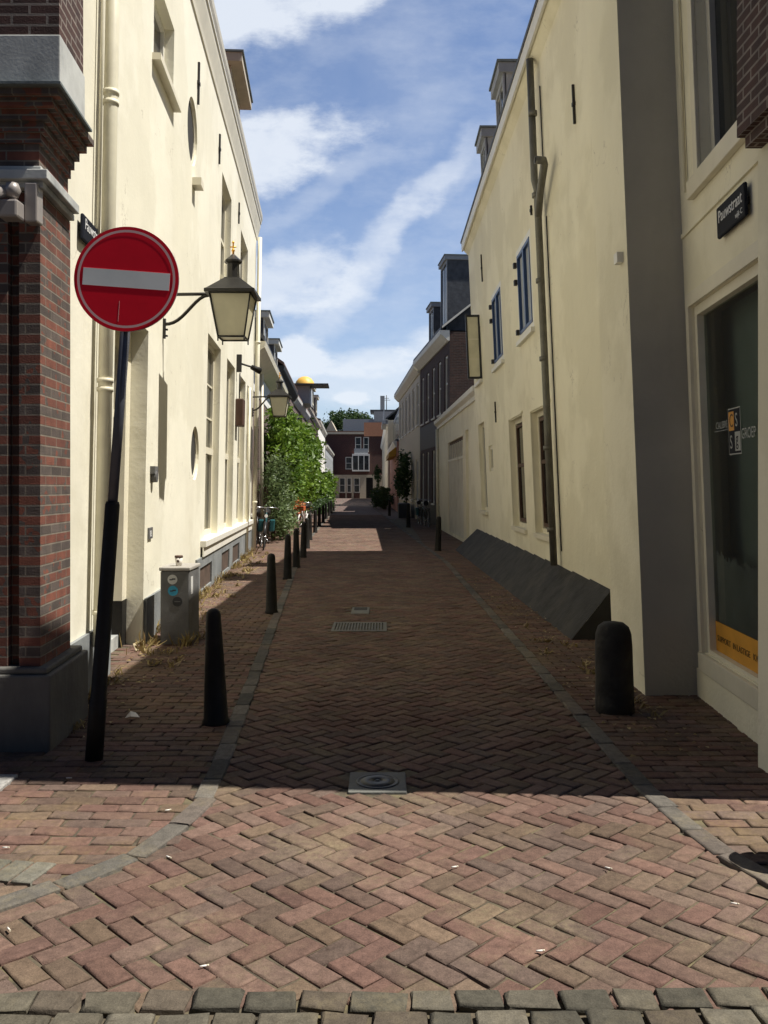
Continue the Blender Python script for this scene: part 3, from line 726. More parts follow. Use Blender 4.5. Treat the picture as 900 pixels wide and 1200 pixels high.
# downpipes
m = MB(TL); m.tube([(7.03, .10, .35), (7.03, .10, 4.6), (7.03, .10, 7.85)], .055, 14)
for z in (.6, 2.35, 2.42, 3.4, 4.6, 4.68, 6.4): m.tube([(7.03, .10, z), (7.03, .10, z+.035)], .063, 14)
m.build('downpipe', 'cream_pipe', lh)
m = MB(TL); m.tube([(6.93, .05, 3.15), (6.93, .05, 7.3)], .014, 8); m.tube([(7.14, .05, .4), (7.14, .05, 3.7)], .010, 8); m.build('cable', 'cream_pipe', lh)
m = MB(TL); m.tube([(22.42, .10, .0), (22.42, .10, 7.85)], .055, 12)
for z in (1.2, 3.1, 5.2): m.tube([(22.42, .1, z), (22.42, .1, z+.05)], .065, 12)
m.build('downpipe', 'cream_pipe', lh)
m = MB(TL); m.tube([(20.68, .07, .1), (20.68, .07, 3.9)], .035, 10); m.build('downpipe', 'cream_pipe', lh)
for (u0, v0, v1) in ((231, 70, 122), (256, 155, 192), (279, 236, 262)):
    y, z0 = WL.px(u0, v1); y2, z1 = WL.px(u0, v0)
    m = MB(TL); m.box(y-.02, y+.02, .001, .03, z0, z1); m.box(y-.05, y+.05, .001, .035, (z0+z1)/2-.02, (z0+z1)/2+.02); m.build('wall_anchor', 'iron', lh)
m = MB(TL); m.box(11.9, 12.15, .001, .12, 5.62, 5.72); m.build('small_hood', 'cream_trim', lh)
# doorbell lamp and house-number plate beside the door
y, z = WL.px(177, 553); m = MB(TL); m.box(9.42, 9.62, .001, .05, z-.02, z+.06); m.disc((9.52, z-.05), .06, .001, .06, 16)
tag(m.build('doorbell', 'cabinet'), 'little grey doorbell box on cream wall right of the recessed door', 'doorbell')
ORIG_ = None
y, z = WL.px(174, 625); np_ = thing('number_plate', TL(9.45, .01, z), 'small dark house number plate on the cream wall below the doorbell', 'number plate')
m = MB(TL); m.box(9.35, 9.55, .001, .02, z-.06, z+.06); m.build('plate', 'cabinet', np_, bevel=.004)
text('83', .09, lambda a, b_, c: TL(9.385+a, .022+c, z-.035+b_), 'letter_white', 'digits', np_)
# little wall spotlight and alarm box between the tall windows
t = thing('wall_spotlight', TL(18.3, .1, 4.1), 'small black swivel spotlight on a bracket above the tall cream windows', 'wall light')
m = MB(TL); m.box(18.2, 18.3, .001, .10, 3.95, 4.3); m.tube([(18.25, .08, 4.12), (18.35, .35, 4.05)], .02, 8); m.build('bracket', 'iron', t)
m = MB(TL); m.tube([(18.33, .30, 4.06), (18.45, .46, 4.0)], [.05, .07], 12); m.build('head', 'black_paint', t)
t = thing('alarm_box', TL(18.4, .1, 3.1), 'dark brown wall box hanging between two tall cream windows', 'wall box')
m = MB(TL); m.box(18.15, 18.6, .001, .16, 2.85, 3.4); m.build('box', 'cup_brown', t, bevel=.02)
m = MB(TL); m.tube([(18.37, .06, 3.4), (18.37, .06, 3.95)], .012, 6); m.build('conduit', 'iron', t)

# street-name signs
def street_sign(T, y0, y1, z0, z1, direction, label, sub):
    t = thing('street_sign', T((y0+y1)/2, 0, z0), label, 'street sign', 'street name signs')
    m = MB(T); m.box(y0, y1, .02, .045, z0, z1); m.build('plate', 'sign_black', t, bevel=.012)
    for a in (y0+.05, y1-.05): m = MB(T); m.box(a-.015, a+.015, .001, .02, (z0+z1)/2-.02, (z0+z1)/2+.02); m.build('bracket', 'iron', t)
    W = y1-y0; H = z1-z0
    if direction > 0: f = lambda a, b_, c: T(y0+.045+a, .0465+c, z0+H*.46+b_)
    else: f = lambda a, b_, c: T(y1-.045-a, .0465+c, z0+H*.46+b_)
    text('Pauwstraat', .112*W/.55, f, 'letter_white', 'lettering', t, narrow=.93)
    if direction > 0: f2 = lambda a, b_, c: T(y1-.04+a, .0465+c, z0+H*.14+b_)
    else: f2 = lambda a, b_, c: T(y0+.04-a, .0465+c, z0+H*.14+b_)
    text(sub, .05*W/.55, f2, 'letter_white', 'lettering', t, align='RIGHT')
    return t
y, z = WL.px(90, 270)
street_sign(TL, y, y+.56, z-.06, z+.13, 1, 'black street name plate on the cream wall, half hidden behind the round no-entry sign', 'wijk C')

# ------------------------------------------------------------------ no entry sign on leaning pole
PB = Vector((-1.706, 5.27, 0)); PT = Vector((-1.515, 5.27, 2.62)); ax = (PT-PB).normalized()
ns = thing('no_entry_sign', PB, 'round red no-entry sign with a white bar on a leaning dark pole', 'traffic sign')
m = MB(); m.tube([PB+ax*1.3, PB+ax*3.05], .029, 16); m.build('pole', 'pole_metal', ns)
m = MB(); m.tube([PB-ax*.03, PB+ax*.35, PB+ax*.36, PB+ax*1.5, PB+ax*1.52], [.052, .05, .045, .042, .036], 16); m.build('sleeve', 'black_paint', ns)
SC = PB+ax*2.82; SC.y = 5.22; sxv = Vector((ax.z, 0, -ax.x)); yaw = Matrix.Rotation(rad(0), 3, 'Z'); sxv = yaw @ sxv; syv = Vector(ax); snv = syv.cross(sxv)
snv = sxv.cross(syv)
def TS(a, n, z): p = SC + sxv*a + snv*n*1.0 + syv*z; return tuple(p)
Rr = .306
m = MB(TS); m.disc((0, 0), Rr, -.012, .0, 64); m.build('disc', 'sign_back', ns)
def ring(mb, r0, r1, n0, n=64):
    for j in range(n):
        a, b_ = 2*math.pi*j/n, 2*math.pi*(j+1)/n
        mb.face([(rr*math.cos(x), n0, rr*math.sin(x)) for rr, x in ((r0, a), (r0, b_), (r1, b_), (r1, a))])
m = MB(TS); m.disc((0, 0), Rr-.001, .0005, .002, 64); m.build('red_field', 'sign_red', ns)
m = MB(TS); ring(m, .272, .286, .0035); m.build('white_rim', 'sign_rim', ns)
m = MB(TS); m.box(-.253, .253, .0021, .0036, -.050, .050); m.build('white_bar', 'sign_white', ns)
m = MB(TS); m.box(-.031, -.0285, .0022, .0028, -.25, -.13); m.build('scratch', 'sign_rim', ns)
for z in (-.02, .1): m = MB(TS); m.box(-.05, .05, -.05, -.0125, z, z+.04); m.build('clamp', 'sign_back', ns)

# ------------------------------------------------------------------ wall lanterns
def lantern(T, y, z, arm, label, s_=1.0, finial=True):
    """hexagon-free square street lantern on a curved wall arm; z = height of the arm"""
    base = Vector(T(y, 0, z)); t = thing('wall_lantern', base, label, 'street lamp', 'lanterns on wall arms')
    c = Vector(T(y, arm, z)); c.z = z
    m = MB(T); m.box(y-.02, y+.02, .001, .03, z-.5, z-.28)
    m.tube([(y, .01, z-.01), (y, arm-.1*s_, z+.01)], .019*s_, 8)
    m.tube([(y, .02+arm*.62*q/10, z-.34+.33*(.5-.5*math.cos(math.pi*(q/10)**1.15))) for q in range(11)], .019*s_, 8)
    for q in (z-.40, z-.34, z-.47): m.tube([(y, .03, q), (y, .055, q)], .012, 6)
    m.build('arm', 'bronze', t)
    def sqr(h, zz): return [(c.x-h, c.y-h, zz), (c.x+h, c.y-h, zz), (c.x+h, c.y+h, zz), (c.x-h, c.y+h, zz)]
    zt = z-.02; zb = zt-.47*s_; a, b_ = .225*s_, .145*s_
    top, bot = sqr(a, zt), sqr(b_, zb)
    m = MB()
    for i in range(4):
        m.tube([top[i], bot[i]], .010*s_, 6); m.tube([top[i], top[(i+1) % 4]], .012*s_, 6); m.tube([bot[i], bot[(i+1) % 4]], .012*s_, 6)
        m.tube([bot[i], (bot[i][0], bot[i][1], zb-.05*s_)], .008*s_, 6)
    m.build('cage', 'bronze', t)
    m = MB(); ti, bi = sqr(a-.008, zt), sqr(b_-.008, zb+.004)
    for i in range(4): m.face([ti[i], ti[(i+1) % 4], bi[(i+1) % 4], bi[i]])
    m.face(bi)
    m.build('glass_panels', 'lamp_glass', t)
    m = MB(); L4 = [(.275, zt), (.275, zt+.035*s_), (.25, zt+.05*s_), (.09, zt+.19*s_), (.085, zt+.20*s_)]
    for (h0, z0), (h1, z1) in zip(L4, L4[1:]):
        A, B = sqr(h0*s_, z0), sqr(h1*s_, z1)
        for i in range(4): m.face([A[i], A[(i+1) % 4], B[(i+1) % 4], B[i]])
    m.face(sqr(.275*s_, zt)); m.face(sqr(.085*s_, zt+.20*s_))
    m.build('roof', 'bronze', t)
    m = MB(); m.lathe(c.x, c.y, [(.075*s_, zt+.20*s_), (.07*s_, zt+.36*s_), (.10*s_, zt+.38*s_), (.10*s_, zt+.40*s_), (.05*s_, zt+.44*s_), (.02*s_, zt+.47*s_)], 8, smooth=False); m.build('chimney', 'bronze', t)
    m = MB(); q = zt+.47*s_
    m.lathe(c.x, c.y, [(.012, q), (.012, q+.03*s_), (.022, q+.045*s_), (.01, q+.06*s_), (.008, q+.12*s_), (.016, q+.135*s_), (.004, q+.155*s_)], 8)
    m.tube([(c.x-.035*s_, c.y, q+.085*s_), (c.x+.035*s_, c.y, q+.085*s_)], .008, 6)
    m.build('finial', 'gold', t)
    return t
lantern(TL, 10.0, 3.76, .77, 'nearest dark lantern with cream glass on a curved arm behind the no-entry sign')
lantern(TL, 22.25, 3.85, .68, 'farther dark lantern on a short arm at the end of the cream house')

# ------------------------------------------------------------------ utility cabinet with cup
ca = thing('utility_cabinet', (-2.22, 9.2, 0), 'low dark grey utility cabinet with stickers against the cream wall', 'utility cabinet')
cx0, cx1, cy0, cy1 = -2.28, -1.985, 9.13, 9.62
m = MB(); m.box(cx0, cx1, cy0, cy1, -.03, .745); m.build('body', 'cabinet', ca, bevel=.012)
m = MB(); m.box(cx0-.012, cx1+.012, cy0-.012, cy1+.02, .747, .785); m.build('lid', 'cabinet_top', ca, bevel=.01)
def TC(a, n, z): return (a, cy0-n, z)
for (a, z, r_, mt) in ((-2.155, .66, .05, 'sticker_white'), (-2.15, .545, .052, 'sticker_blue'), (-2.105, .435, .05, 'sticker_dark')):
    m = MB(TC); m.disc((a, z), r_, .001, .003, 24); st = m.build('sticker', mt, ca)
    m = MB(TC)
    if mt != 'sticker_dark': m.box(a-.03, a+.0, .0035, .0045, z-.008, z+.004); m.box(a-.005, a+.03, .0036, .0046, z-.002, z+.012)
    else: m.box(a-.03, a+.03, .0035, .0045, z-.004, z+.004)
    m.build('mark', 'sticker_dark' if mt != 'sticker_dark' else 'cabinet', st)
m = MB(lambda a, n, z: (cx1+n, a, z)); m.box(9.2, 9.3, .001, .003, .5, .68); m.build('sticker', 'sticker_white', ca)
cp = thing('paper_cup', (-2.13, 9.3, .785), 'paper coffee cup with a dark rim left on top of the cabinet', 'cup')
m = MB(); m.lathe(-2.13, 9.3, [(.028, .786), (.040, .87)], 20); m.build('cup', 'paper', cp)
m = MB(); m.lathe(-2.13, 9.3, [(.042, .871), (.043, .888), (.036, .893)], 20); m.build('lid', 'cup_brown', cp)
m = MB(lambda a, n, z: (a, 9.3-n, z)); m.disc((-2.13, .835), .014, .037, .0385, 14); m.build('mark', 'cup_brown', cp)

# ------------------------------------------------------------------ bollards
def bollard_mesh(x, y, h, r0, r1, label, lean=(0, 0), group='black bollards along the left kerb', mat='black_paint'):
    t = thing('bollard', (x, y, 0), label, 'bollard', group)
    m = MB(lambda a, b_, c: (a, b_, c)); n = 24
    prof = [(r0*1.12, -.03), (r0*1.12, .02), (r0, .035), (r0+(r1-r0)*.5, h*.5), (r1, h*.93), (r1*.92, h*.965), (r1*.6, h*.99), (r1*.2, h)]
    m.lathe(x, y, prof, n, lean); m.build('post', mat, t); return t
BL = [(-1.14, 6.08, .78, .083, .050), (-1.43, 11.4, .76, .075, .052), (-1.68, 15.6, .78, .075, .052), (-1.75, 17.9, .78, .075, .052), (-1.84, 20.4, .82, .075, .055), (-2.01, 23.4, .8, .075, .055),
      (-2.25, 27.2, .8, .075, .055), (-2.42, 31.5, .8, .075, .055), (-2.6, 36., .8, .075, .055), (-2.75, 40.5, .8, .075, .055), (-2.9, 45., .8, .075, .055), (-3.03, 49.5, .8, .075, .055), (-3.2, 54.5, .8, .075, .055), (-3.36, 60, .8, .075, .055)]
ORD = ['first', 'second', 'third', 'fourth', 'fifth', 'sixth', 'seventh', 'eighth', 'ninth', 'tenth', 'eleventh', 'twelfth', 'thirteenth', 'fourteenth']
for i, (x, y, h, r0, r1) in enumerate(BL):
    lab = 'black tapered bollard on the left kerb, nearest the camera' if i == 0 else f'black tapered bollard on the left kerb, {ORD[i]} counting from the camera'
    bollard_mesh(x, y, h, r0, r1, lab, lean=(R.gauss(0, .012)-.02*(i == 0), R.gauss(0, .01)))
def guard_stone(x, y, h, r_, label, lean):
    t = thing('guard_stone', (x, y, 0), label, 'guard stone', 'stout guard stones at the right corner')
    m = MB(); m.lathe(x, y, [(r_*1.05, -.03), (r_*1.03, h*.1), (r_, h*.35), (r_*.99, h*.72), (r_*.95, h*.86), (r_*.82, h*.94), (r_*.55, h*.985), (r_*.15, h)], 28, lean)
    for i, v in enumerate(m.v):
        k = 1+.03*noise.noise(Vector(v)*5); m.v[i] = (x+(v[0]-x)*k, y+(v[1]-y)*k, v[2])
    m.build('stone', 'black_stone', t)
guard_stone(1.655, 6.42, .64, .132, 'stout rounded black guard stone in front of the white buttress', (-.02, 0))
guard_stone(1.90, 3.78, .64, .135, 'stout black guard stone beside the pier of the shop corner, mostly out of frame', (0, 0))
for i, (x, y, h, lb) in enumerate([(1.36, 22.6, .87, 'slim black bollard at the far end of the sloping cellar ramp'), (.98, 36., .95, 'black bollard on the right kerb before the parked bicycles'), (.3, 50, .9, 'black bollard on the right kerb beside the far planters')]):
    bollard_mesh(x, y, h, .085, .06, lb, lean=(.03 if i == 0 else 0, 0), group='black bollards along the right kerb')

# ------------------------------------------------------------------ unseen houses added behind the camera to cut sky light in the lane
ob = thing('added_houses', (0, -12, 0), 'unseen brown brick houses added behind the camera to block sky light', 'house')
m = MB(lambda x, n, z: (-x, -9+n, z)); Hs = [(x, x+1.1, z, z+1.9) for x in (-12, -9.5, -7, -4.5, -2, .5, 3, 5.5, 8, 10.5) for z in (.9, 4.3, 7.6)]
facade(m, -14, 14, -.03, 11, [(*h, .12) for h in Hs]); shell(m, -14, 14, -.03, 11, 8); m.build('wall', 'brown_brick', ob)
m = MB(lambda x, n, z: (-x, -9+n, z))
for h in Hs: m.face([(h[0], -.11, h[2]), (h[1], -.11, h[2]), (h[1], -.11, h[3]), (h[0], -.11, h[3])])
m.build('panes', 'glass_far', ob)
# ------------------------------------------------------------------ RIGHT: shop building with buttress
WS = Wall(2.02, .06, -.04, -1); TSH = WS.T
sh = thing('shop_building', (4, 5.6, 0), 'cream shop building with a large display window, brick pier above and grey-sided buttress', 'shop')
win = (4.95, 6.72, .36, 2.95, .09); uw = (4.95, 6.34, 3.84, 6.6, .12)
m = MB(TSH); facade(m, 4.60, 7.2, -.03, 8.3, [win, uw]); m.face([(4.60,0,-.03),(4.6,-6,-.03),(4.6,-6,8.3),(4.6,0,8.3)]); m.face([(7.2,0,-.03),(7.2,-6,-.03),(7.2,-6,8.3),(7.2,0,8.3)])
m.face([(4.6,-6,-.03),(7.2,-6,-.03),(7.2,-6,8.3),(4.6,-6,8.3)]); m.build('wall', 'yellow_cream', sh)
m = MB(TSH); m.box(4.6, 7.2, -6.02, -.01, 8.301, 8.4); m.build('roof', 'slate', sh)
m = MB(TSH); m.box(4.6, 6.88, .001, .025, -.03, .215); m.build('plinth', 'yellow_cream', sh)
m = MB(TSH); m.box(4.62, 6.78, .001, .04, .218, .355); m.build('window_sill', 'cream_trim', sh, bevel=.006)
p, q, r_, tt, d = win
m = MB(TSH)
for bx in ((p, p+.06, -d, -.02, r_, tt), (q-.06, q, -d, -.02, r_, tt), (p+.06, q-.06, -d, -.02, tt-.07, tt), (p+.06, q-.06, -d, -.02, r_, r_+.03)): m.box(*bx)
sw = m.build('shop_window', 'cream_trim', sh)
m = MB(TSH); m.box(p-.03, q+.07, .001, .025, tt+.002, tt+.10); m.box(q+.002, q+.07, .001, .025, .36, tt+.002); m.build('window_surround', 'cream_trim', sh)
m = MB(TSH); m.face([(p+.05, -.07, r_+.02), (q-.05, -.07, r_+.02), (q-.05, -.07, tt-.05), (p+.05, -.07, tt-.05)]); m.build('pane', 'shop_glass', sw)
# interior seen through the window
m = MB(TSH); m.box(4.65, 7.1, -3.2, -.14, .02, 3.05, skip='b+'); m.build('interior', 'grey_paint', sh)
m = MB(TSH); m.box(4.75, 6.95, -.30, -.28, .3, 2.95); m.build('backing_panel', 'pane_backing', sh)  # grey-green panel added behind the glass to make it look lighter
m = MB(TSH)
prof = [(5.02+.02*q, 1.0-.12*math.exp(-((.02*q-.25)/.12)**2)+.12*(.02*q)/1.6+.05*noise.noise(Vector((q*.31, 3.7, 0)))+.05*noise.noise(Vector((q*1.3, 9.7, 0)))) for q in range(81)]
for a, b_ in zip(prof, prof[1:]): m.face([(a[0], -.082, .4), (b_[0], -.082, .4), (b_[0], -.082, b_[1]), (a[0], -.082, a[1])])
m.build('ragged_grey_sheet', 'net', sw)  # grey sheet with a ragged top edge behind the lower glass
m = MB(TSH); m.box(p+.062, q-.062, -.068, -.066, r_+.032, .61); m.build('orange_strip', 'orange_film', sw)
for wd, off in (('SUPPORT', 0), ('IN', .345), ('LASTIGE', .43), ('KWESTIES', .75)): text(wd, .062, lambda a, b_, c, off=off: TSH(q-.10-off-a, -.0648+c, .47+b_), 'letter_brown', 'strip_lettering', sw, narrow=1.15)
# four-square logo with lettering
ly, lz = 6.06, 1.98          # centre
def TLg(a, b_, c): return TSH(ly-a, -.0655+c, lz+b_)
S = .075
def lrect(mt, nm, a0, a1, b0, b1, c=.0):
    mm = MB(); pts = [TLg(a0, b0, c), TLg(a1, b0, c), TLg(a1, b1, c), TLg(a0, b1, c)]; mm.v = pts; mm.f = [[0, 1, 2, 3]]; mm.uv = [(0, 0)]*4; mm.smooth = [False]; return mm.build(nm, mt, sw)
lrect('letter_grey', 'logo_border', -.125, .125, -.158, .158, .0)
lrect('sign_black', 'logo_field', -.118, .118, -.150, .150, .0006)
lrect('orange_panel', 'logo_square', -.112, -.004, .006, .135, .0012)
lrect('letter_grey', 'logo_square', .004, .112, -.135, -.006, .0012)
for ch, a, b_, mt in (('C', -.098, .03, 'letter_brown'), ('S', .02, .03, 'letter_grey'), ('S', -.098, -.115, 'letter_grey'), ('g', .022, -.095, 'sign_black')):
    text(ch, .13, lambda x, y, z, a=a, b_=b_: TLg(a+x, b_+y, .0022+z*.3), mt, 'logo_letter', sw, narrow=.9)
text('CALIBRE', .072, lambda x, y, z: TLg(-.135+x, .035+y, .001+z*.3), 'letter_grey', 'logo_lettering', sw, align='RIGHT', narrow=.95)
lrect('letter_grey', 'logo_line', -.44, -.135, .018, .022, .0006)
text('GROEP', .10, lambda x, y, z: TLg(.135+x, -.06+y, .001+z*.3), 'letter_grey', 'logo_lettering', sw, narrow=.85)
window(TSH, sh, uw[:4], .12, 'grey_paint', 'glass', nv=2, fw=.09, sill=False)
m = MB(TSH); m.box(4.7, 6.56, .001, .05, 3.70, 3.835); m.box(6.342, 6.44, .001, .03, 3.837, 6.6); m.build('upper_window_surround', 'cream_trim', sh, bevel=.006)
m = MB(TSH); m.box(4.6, 6.86, .001, .018, 3.50, 3.53); m.build('string_line', 'yellow_cream', sh)
m = MB(TSH); m.tube([(6.68, .02, 3.8), (6.68, .02, 7.0)], .012, 6); m.build('cable', 'cream_pipe', sh)
m = MB(); m.box(2.15, 2.6, 4.56, 5.15, -.03, 3.53); m.build('pier', 'yellow_cream', sh)
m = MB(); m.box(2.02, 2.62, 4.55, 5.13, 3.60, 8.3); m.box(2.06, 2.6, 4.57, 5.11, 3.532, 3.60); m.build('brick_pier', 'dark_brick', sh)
WB = Wall(2.01, 0, -.041, -1)
m = MB(WB.T); m.face([(6.89,0,-.03),(7.85,0,-.03),(7.85,0,7.3),(6.89,0,7.3)]); m.face([(7.85,0,-.03),(7.85,-.9,-.03),(7.85,-.9,7.3),(7.85,0,7.3)]); m.face([(6.89,0,7.3),(7.85,0,7.3),(7.85,-.9,7.3),(6.89,-.9,7.3)]); m.build('buttress', 'yellow_cream', sh)
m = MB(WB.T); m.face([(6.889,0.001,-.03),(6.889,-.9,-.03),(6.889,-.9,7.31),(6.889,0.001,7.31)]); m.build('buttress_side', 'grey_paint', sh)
y, z = WS.px(846, 273); 
street_sign(TSH, 5.38, 5.92, 3.235, 3.44, -1, 'black street name plate on the right shop wall above the display window', 'wijk C')
t = thing('iron_hook', TSH(5.2, .03, .1), 'rusty iron hook low on the shop plinth beside the pier', 'hook')
m = MB(TSH); m.tube([(5.26, .03, .03), (5.26, .06, .12), (5.26, .03, .18)], .014, 8); m.box(5.23, 5.29, .026, .034, .02, .2); m.build('hook', 'iron', t)

# ------------------------------------------------------------------ RIGHT: tall cream house with ramp
WR = Wall(2.41, .0, -.045, -1); TR = WR.T
rh = thing('yellow_cream_house', (5, 15, 0), 'tall leaning pale yellow plastered house with shuttered upper windows and a long downpipe', 'house')
Rl = [(12.35, 13.9, .90, 2.75), (14.85, 16.3, .90, 2.80), (20.35, 21.65, 1.05, 3.1)]
Ru = [(13.3, 14.7, 3.98, 5.45), (16.65, 18.1, 3.98, 5.45), (20.25, 21.5, 4.05, 5.5)]
m = MB(TR); facade(m, 7.2, 22.1, -.03, 7.5, [(*h, .14) for h in Rl]+[(*Ru[0], .05), (*Ru[1], .05), (*Ru[2], .12), (19.0, 19.7, 1.95, 2.5, .08)]); shell(m, 7.2, 22.1, -.03, 7.5, 7); m.build('wall', 'yellow_cream', rh)
for h in Rl[:2]:
    wn = window(TR, rh, h, .14, 'cream_trim', 'glass', fw=.07, sill=True, silld=.05)
    m = MB(TR); a0, a1, b0, b1 = h[0]+.09, h[1]-.09, h[2]+.09, h[3]-.09; c = b0+1.0
    for bx in ((a0, a0+.05, b0, b1), (a1-.05, a1, b0, b1), (a0+.05, a1-.05, b0, b0+.06), (a0+.05, a1-.05, b1-.05, b1), (a0+.05, a1-.05, c-.03, c+.03)): m.box(bx[0], bx[1], -.135, -.10, bx[2], bx[3])
    m.build('sash', 'cup_brown', wn)
window(TR, rh, Rl[2], .14, 'cream_trim', 'net', fw=.08)
for h in Rl[:2]:
    m = MB(TR); m.box(h[0]-.1, h[1]+.1, .001, .02, h[3]+.02, h[3]+.06); m.box(h[1]+.002, h[1]+.08, .001, .02, h[2], h[3]+.02); m.build('window_moulding', 'yellow_cream', rh)
window(TR, rh, (19.0, 19.7, 1.95, 2.5), .08, 'cream_trim', 'net', fw=.08, sill=False)
for h in Ru[:2]:
    wn = window(TR, rh, h, .05, 'white_trim', 'pale_pane', fw=.10, silld=.06)
    m = MB(TR); c = (h[0]+h[1])/2
    for a0, a1 in ((h[0]+.10, c), (c, h[1]-.10)):
        m.box(a0, a0+.045, -.038, .012, h[2]+.1, h[3]-.1); m.box(a1-.045, a1, -.038, .012, h[2]+.1, h[3]-.1); m.box(a0+.045, a1-.045, -.038, .01, h[3]-.15, h[3]-.1); m.box(a0+.045, a1-.045, -.038, .01, h[2]+.1, h[2]+.15)
    m.build('sash', 'blue_frame', wn)
    m = MB(TR)
    for z in (h[2]+.15, h[3]-.22, h[3]-.5): m.box(h[1]-.02, h[1]+.08, .001, .05, z-.03, z+.05)
    m.build('shutter_hinge', 'iron', wn)
window(TR, rh, Ru[2], .12, 'white_trim', 'glass', fw=.08, silld=.07)
# casement standing open, square to the wall
h = Ru[2]; yo = 20.27
m = MB(TR); 
for (n0, n1, z0, z1) in ((.0, .04, h[2], h[3]), (.28, .32, h[2], h[3]), (.04, .28, h[2], h[2]+.05), (.04, .28, h[3]-.05, h[3])): m.box(yo-.02, yo+.02, n0+.01, n1+.01, z0, z1)
cs = m.build('open_casement', 'black_frame', rh)
m = MB(TR); m.box(yo-.004, yo+.004, .05, .29, h[2]+.05, h[3]-.05); m.build('pane', 'lamp_glass', cs)
m = MB(TR)
for z in (4.5, 4.95): m.box(yo-.012, yo+.012, .05, .29, z-.012, z+.012)
m.build('casement_bar', 'cream_trim', cs)
# eaves
m = MB(TR); m.prism([(.001, 7.32), (.125, 7.45), (.125, 7.52), (.001, 7.52)], 7.0, 22.12); m.build('soffit', 'yellow_cream', rh)
m = MB(TR); m.prism([(.126, 7.42), (.158, 7.42), (.158, 7.62), (.126, 7.62)], 7.0, 22.15); m.build('fascia', 'white_trim', rh)
m = MB(TR); m.prism([(.10, 7.622), (.172, 7.622), (.178, 7.665), (.10, 7.665)], 7.0, 22.18); m.build('gutter', 'slate', rh)
gable_roof(TR, rh, 7.0, 22.1, .06, -7.3, 7.60, 10.7, 'roof_tile')
dormer(TR, rh, 15.05, 16.05, .0, -1.7, 7.7, 8.56, side='stone_block', face='far_grey', over=.05)
dormer(TR, rh, 17.75, 18.6, .0, -1.7, 7.7, 8.54, side='stone_block', face='far_grey', over=.05)
# downpipe with a branch
m = MB(TR)
m.tube([(12.05, .10, .55), (12.05, .10, 3.0), (12.05, .10, 5.45)], .048, 14); m.tube([(12.05, .10, 5.45), (12.05, .10, 5.6), (12.1, .12, 5.75), (12.1, .11, 7.38)], .048, 14)
for z in (1.0, 2.1, 3.3, 4.35, 5.5, 6.6): m.tube([(12.06, .11, z), (12.06, .11, z+.06)], .060, 14)
m.tube([(12.05, .10, 5.25), (11.75, .12, 5.45), (11.32, .13, 5.68), (11.24, .15, 5.70), (11.22, .26, 5.70)], .05, 12)
m.build('downpipe', 'zinc', rh)
m = MB(TR); m.tube([(11.22, .262, 5.70), (11.22, .264, 5.70)], .04, 12); m.build('pipe_mouth', 'dark_recess', rh)
m = MB(TR); m.tube([(11.9, .02, .75), (11.9, .02, 5.2)], .010, 6); m.tube([(11.95, .02, 5.7), (11.95, .02, 6.95)], .010, 6); m.build('cable', 'iron', rh)
for (u0, v0, v1) in ((675, 95, 145), (624, 240, 252), (566, 295, 330), (582, 470, 495), (710, 385, 430)):
    y, z0 = WR.px(u0, v1); y2, z1 = WR.px(u0, v0)
    m = MB(TR); m.box(y-.012, y+.012, .001, .03, z0, z1); m.box(y-.03, y+.03, .001, .035, (z0+z1)/2-.02, (z0+z1)/2+.02); m.build('wall_anchor', 'iron', rh)
m = MB(WB.T); m.box(7.0, 7.1, .001, .05, 3.36, 3.44)
tag(m.build('sensor_box', 'white_trim'), 'small white sensor box high on the buttress face', 'sensor')
# sloping cellar ramp along the foot
m = MB(); y0, y1 = 9.4, 22.9
m.face([(1.95, y0, -.03), (2.39, y0, -.03), (2.39, y0, .53)]); m.face([(1.80, y1, -.03), (2.39, y1, -.03), (2.39, y1, .55)])
ysg = [y0+(y1-y0)*i/14 for i in range(15)]
for a, b_ in zip(ysg, ysg[1:]):
    xa = 1.95-.15*(a-y0)/(y1-y0); xb = 1.95-.15*(b_-y0)/(y1-y0)
    m.face([(xa, a, -.02), (xb, b_, -.02), (2.392, b_, .55), (2.392, a, .53)])
m.build('cellar_ramp', 'ramp_grey', rh)
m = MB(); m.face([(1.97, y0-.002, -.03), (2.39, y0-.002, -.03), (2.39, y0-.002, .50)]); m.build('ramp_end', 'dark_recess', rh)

# ------------------------------------------------------------------ RIGHT: low garage building
WG = Wall(2.36+.022*24, -.022, -.01, -1); TG = WG.T
gh = thing('garage_building', (4.5, 29, 0), 'low cream one-storey garage with panelled doors between the tall houses', 'garage')
gd = (26.0, 30.6, .1, 3.1, .10); gn = (24.6, 25.3, .05, 3.2, .15)
m = MB(TG); facade(m, 22.13, 34.4, -.03, 4.1, [gd, gn]); shell(m, 22.13, 34.4, -.03, 4.1, 6); m.build('wall', 'yellow_cream', gh)
m = MB(TG); m.box(gd[0], gd[1], -.099, -.06, .1, 3.1); gdo = m.build('garage_door', 'hatch', gh)
m = MB(TG)
for i in range(13): a = gd[0]+(gd[1]-gd[0])*i/12; m.box(max(gd[0], a-.11), min(gd[1], a+.11), -.06, -.02, .1, 2.45)
m.box(gd[0], gd[1], -.06, .0, 2.451, 2.53)
for i in range(9): a = gd[0]+(gd[1]-gd[0])*i/8; m.box(max(gd[0], a-.04), min(gd[1], a+.04), -.06, -.02, 2.531, 3.0)
m.build('door_boards', 'garage', gdo)
m = MB(TG); m.box(gn[0], gn[1], -.15, -.11, .05, 3.2); m.build('door', 'garage', gh)
m = MB(TG); m.prism([(.001, 3.82), (.05, 3.82), (.06, 3.92), (.16, 4.0), (.17, 4.12), (.001, 4.12)], 22.2, 34.5); m.build('cornice', 'white_trim', gh)
m = MB(TG); m.box(22.2, 34.45, -6.0, .0, 4.121, 4.2); m.build('roof', 'slate', gh)
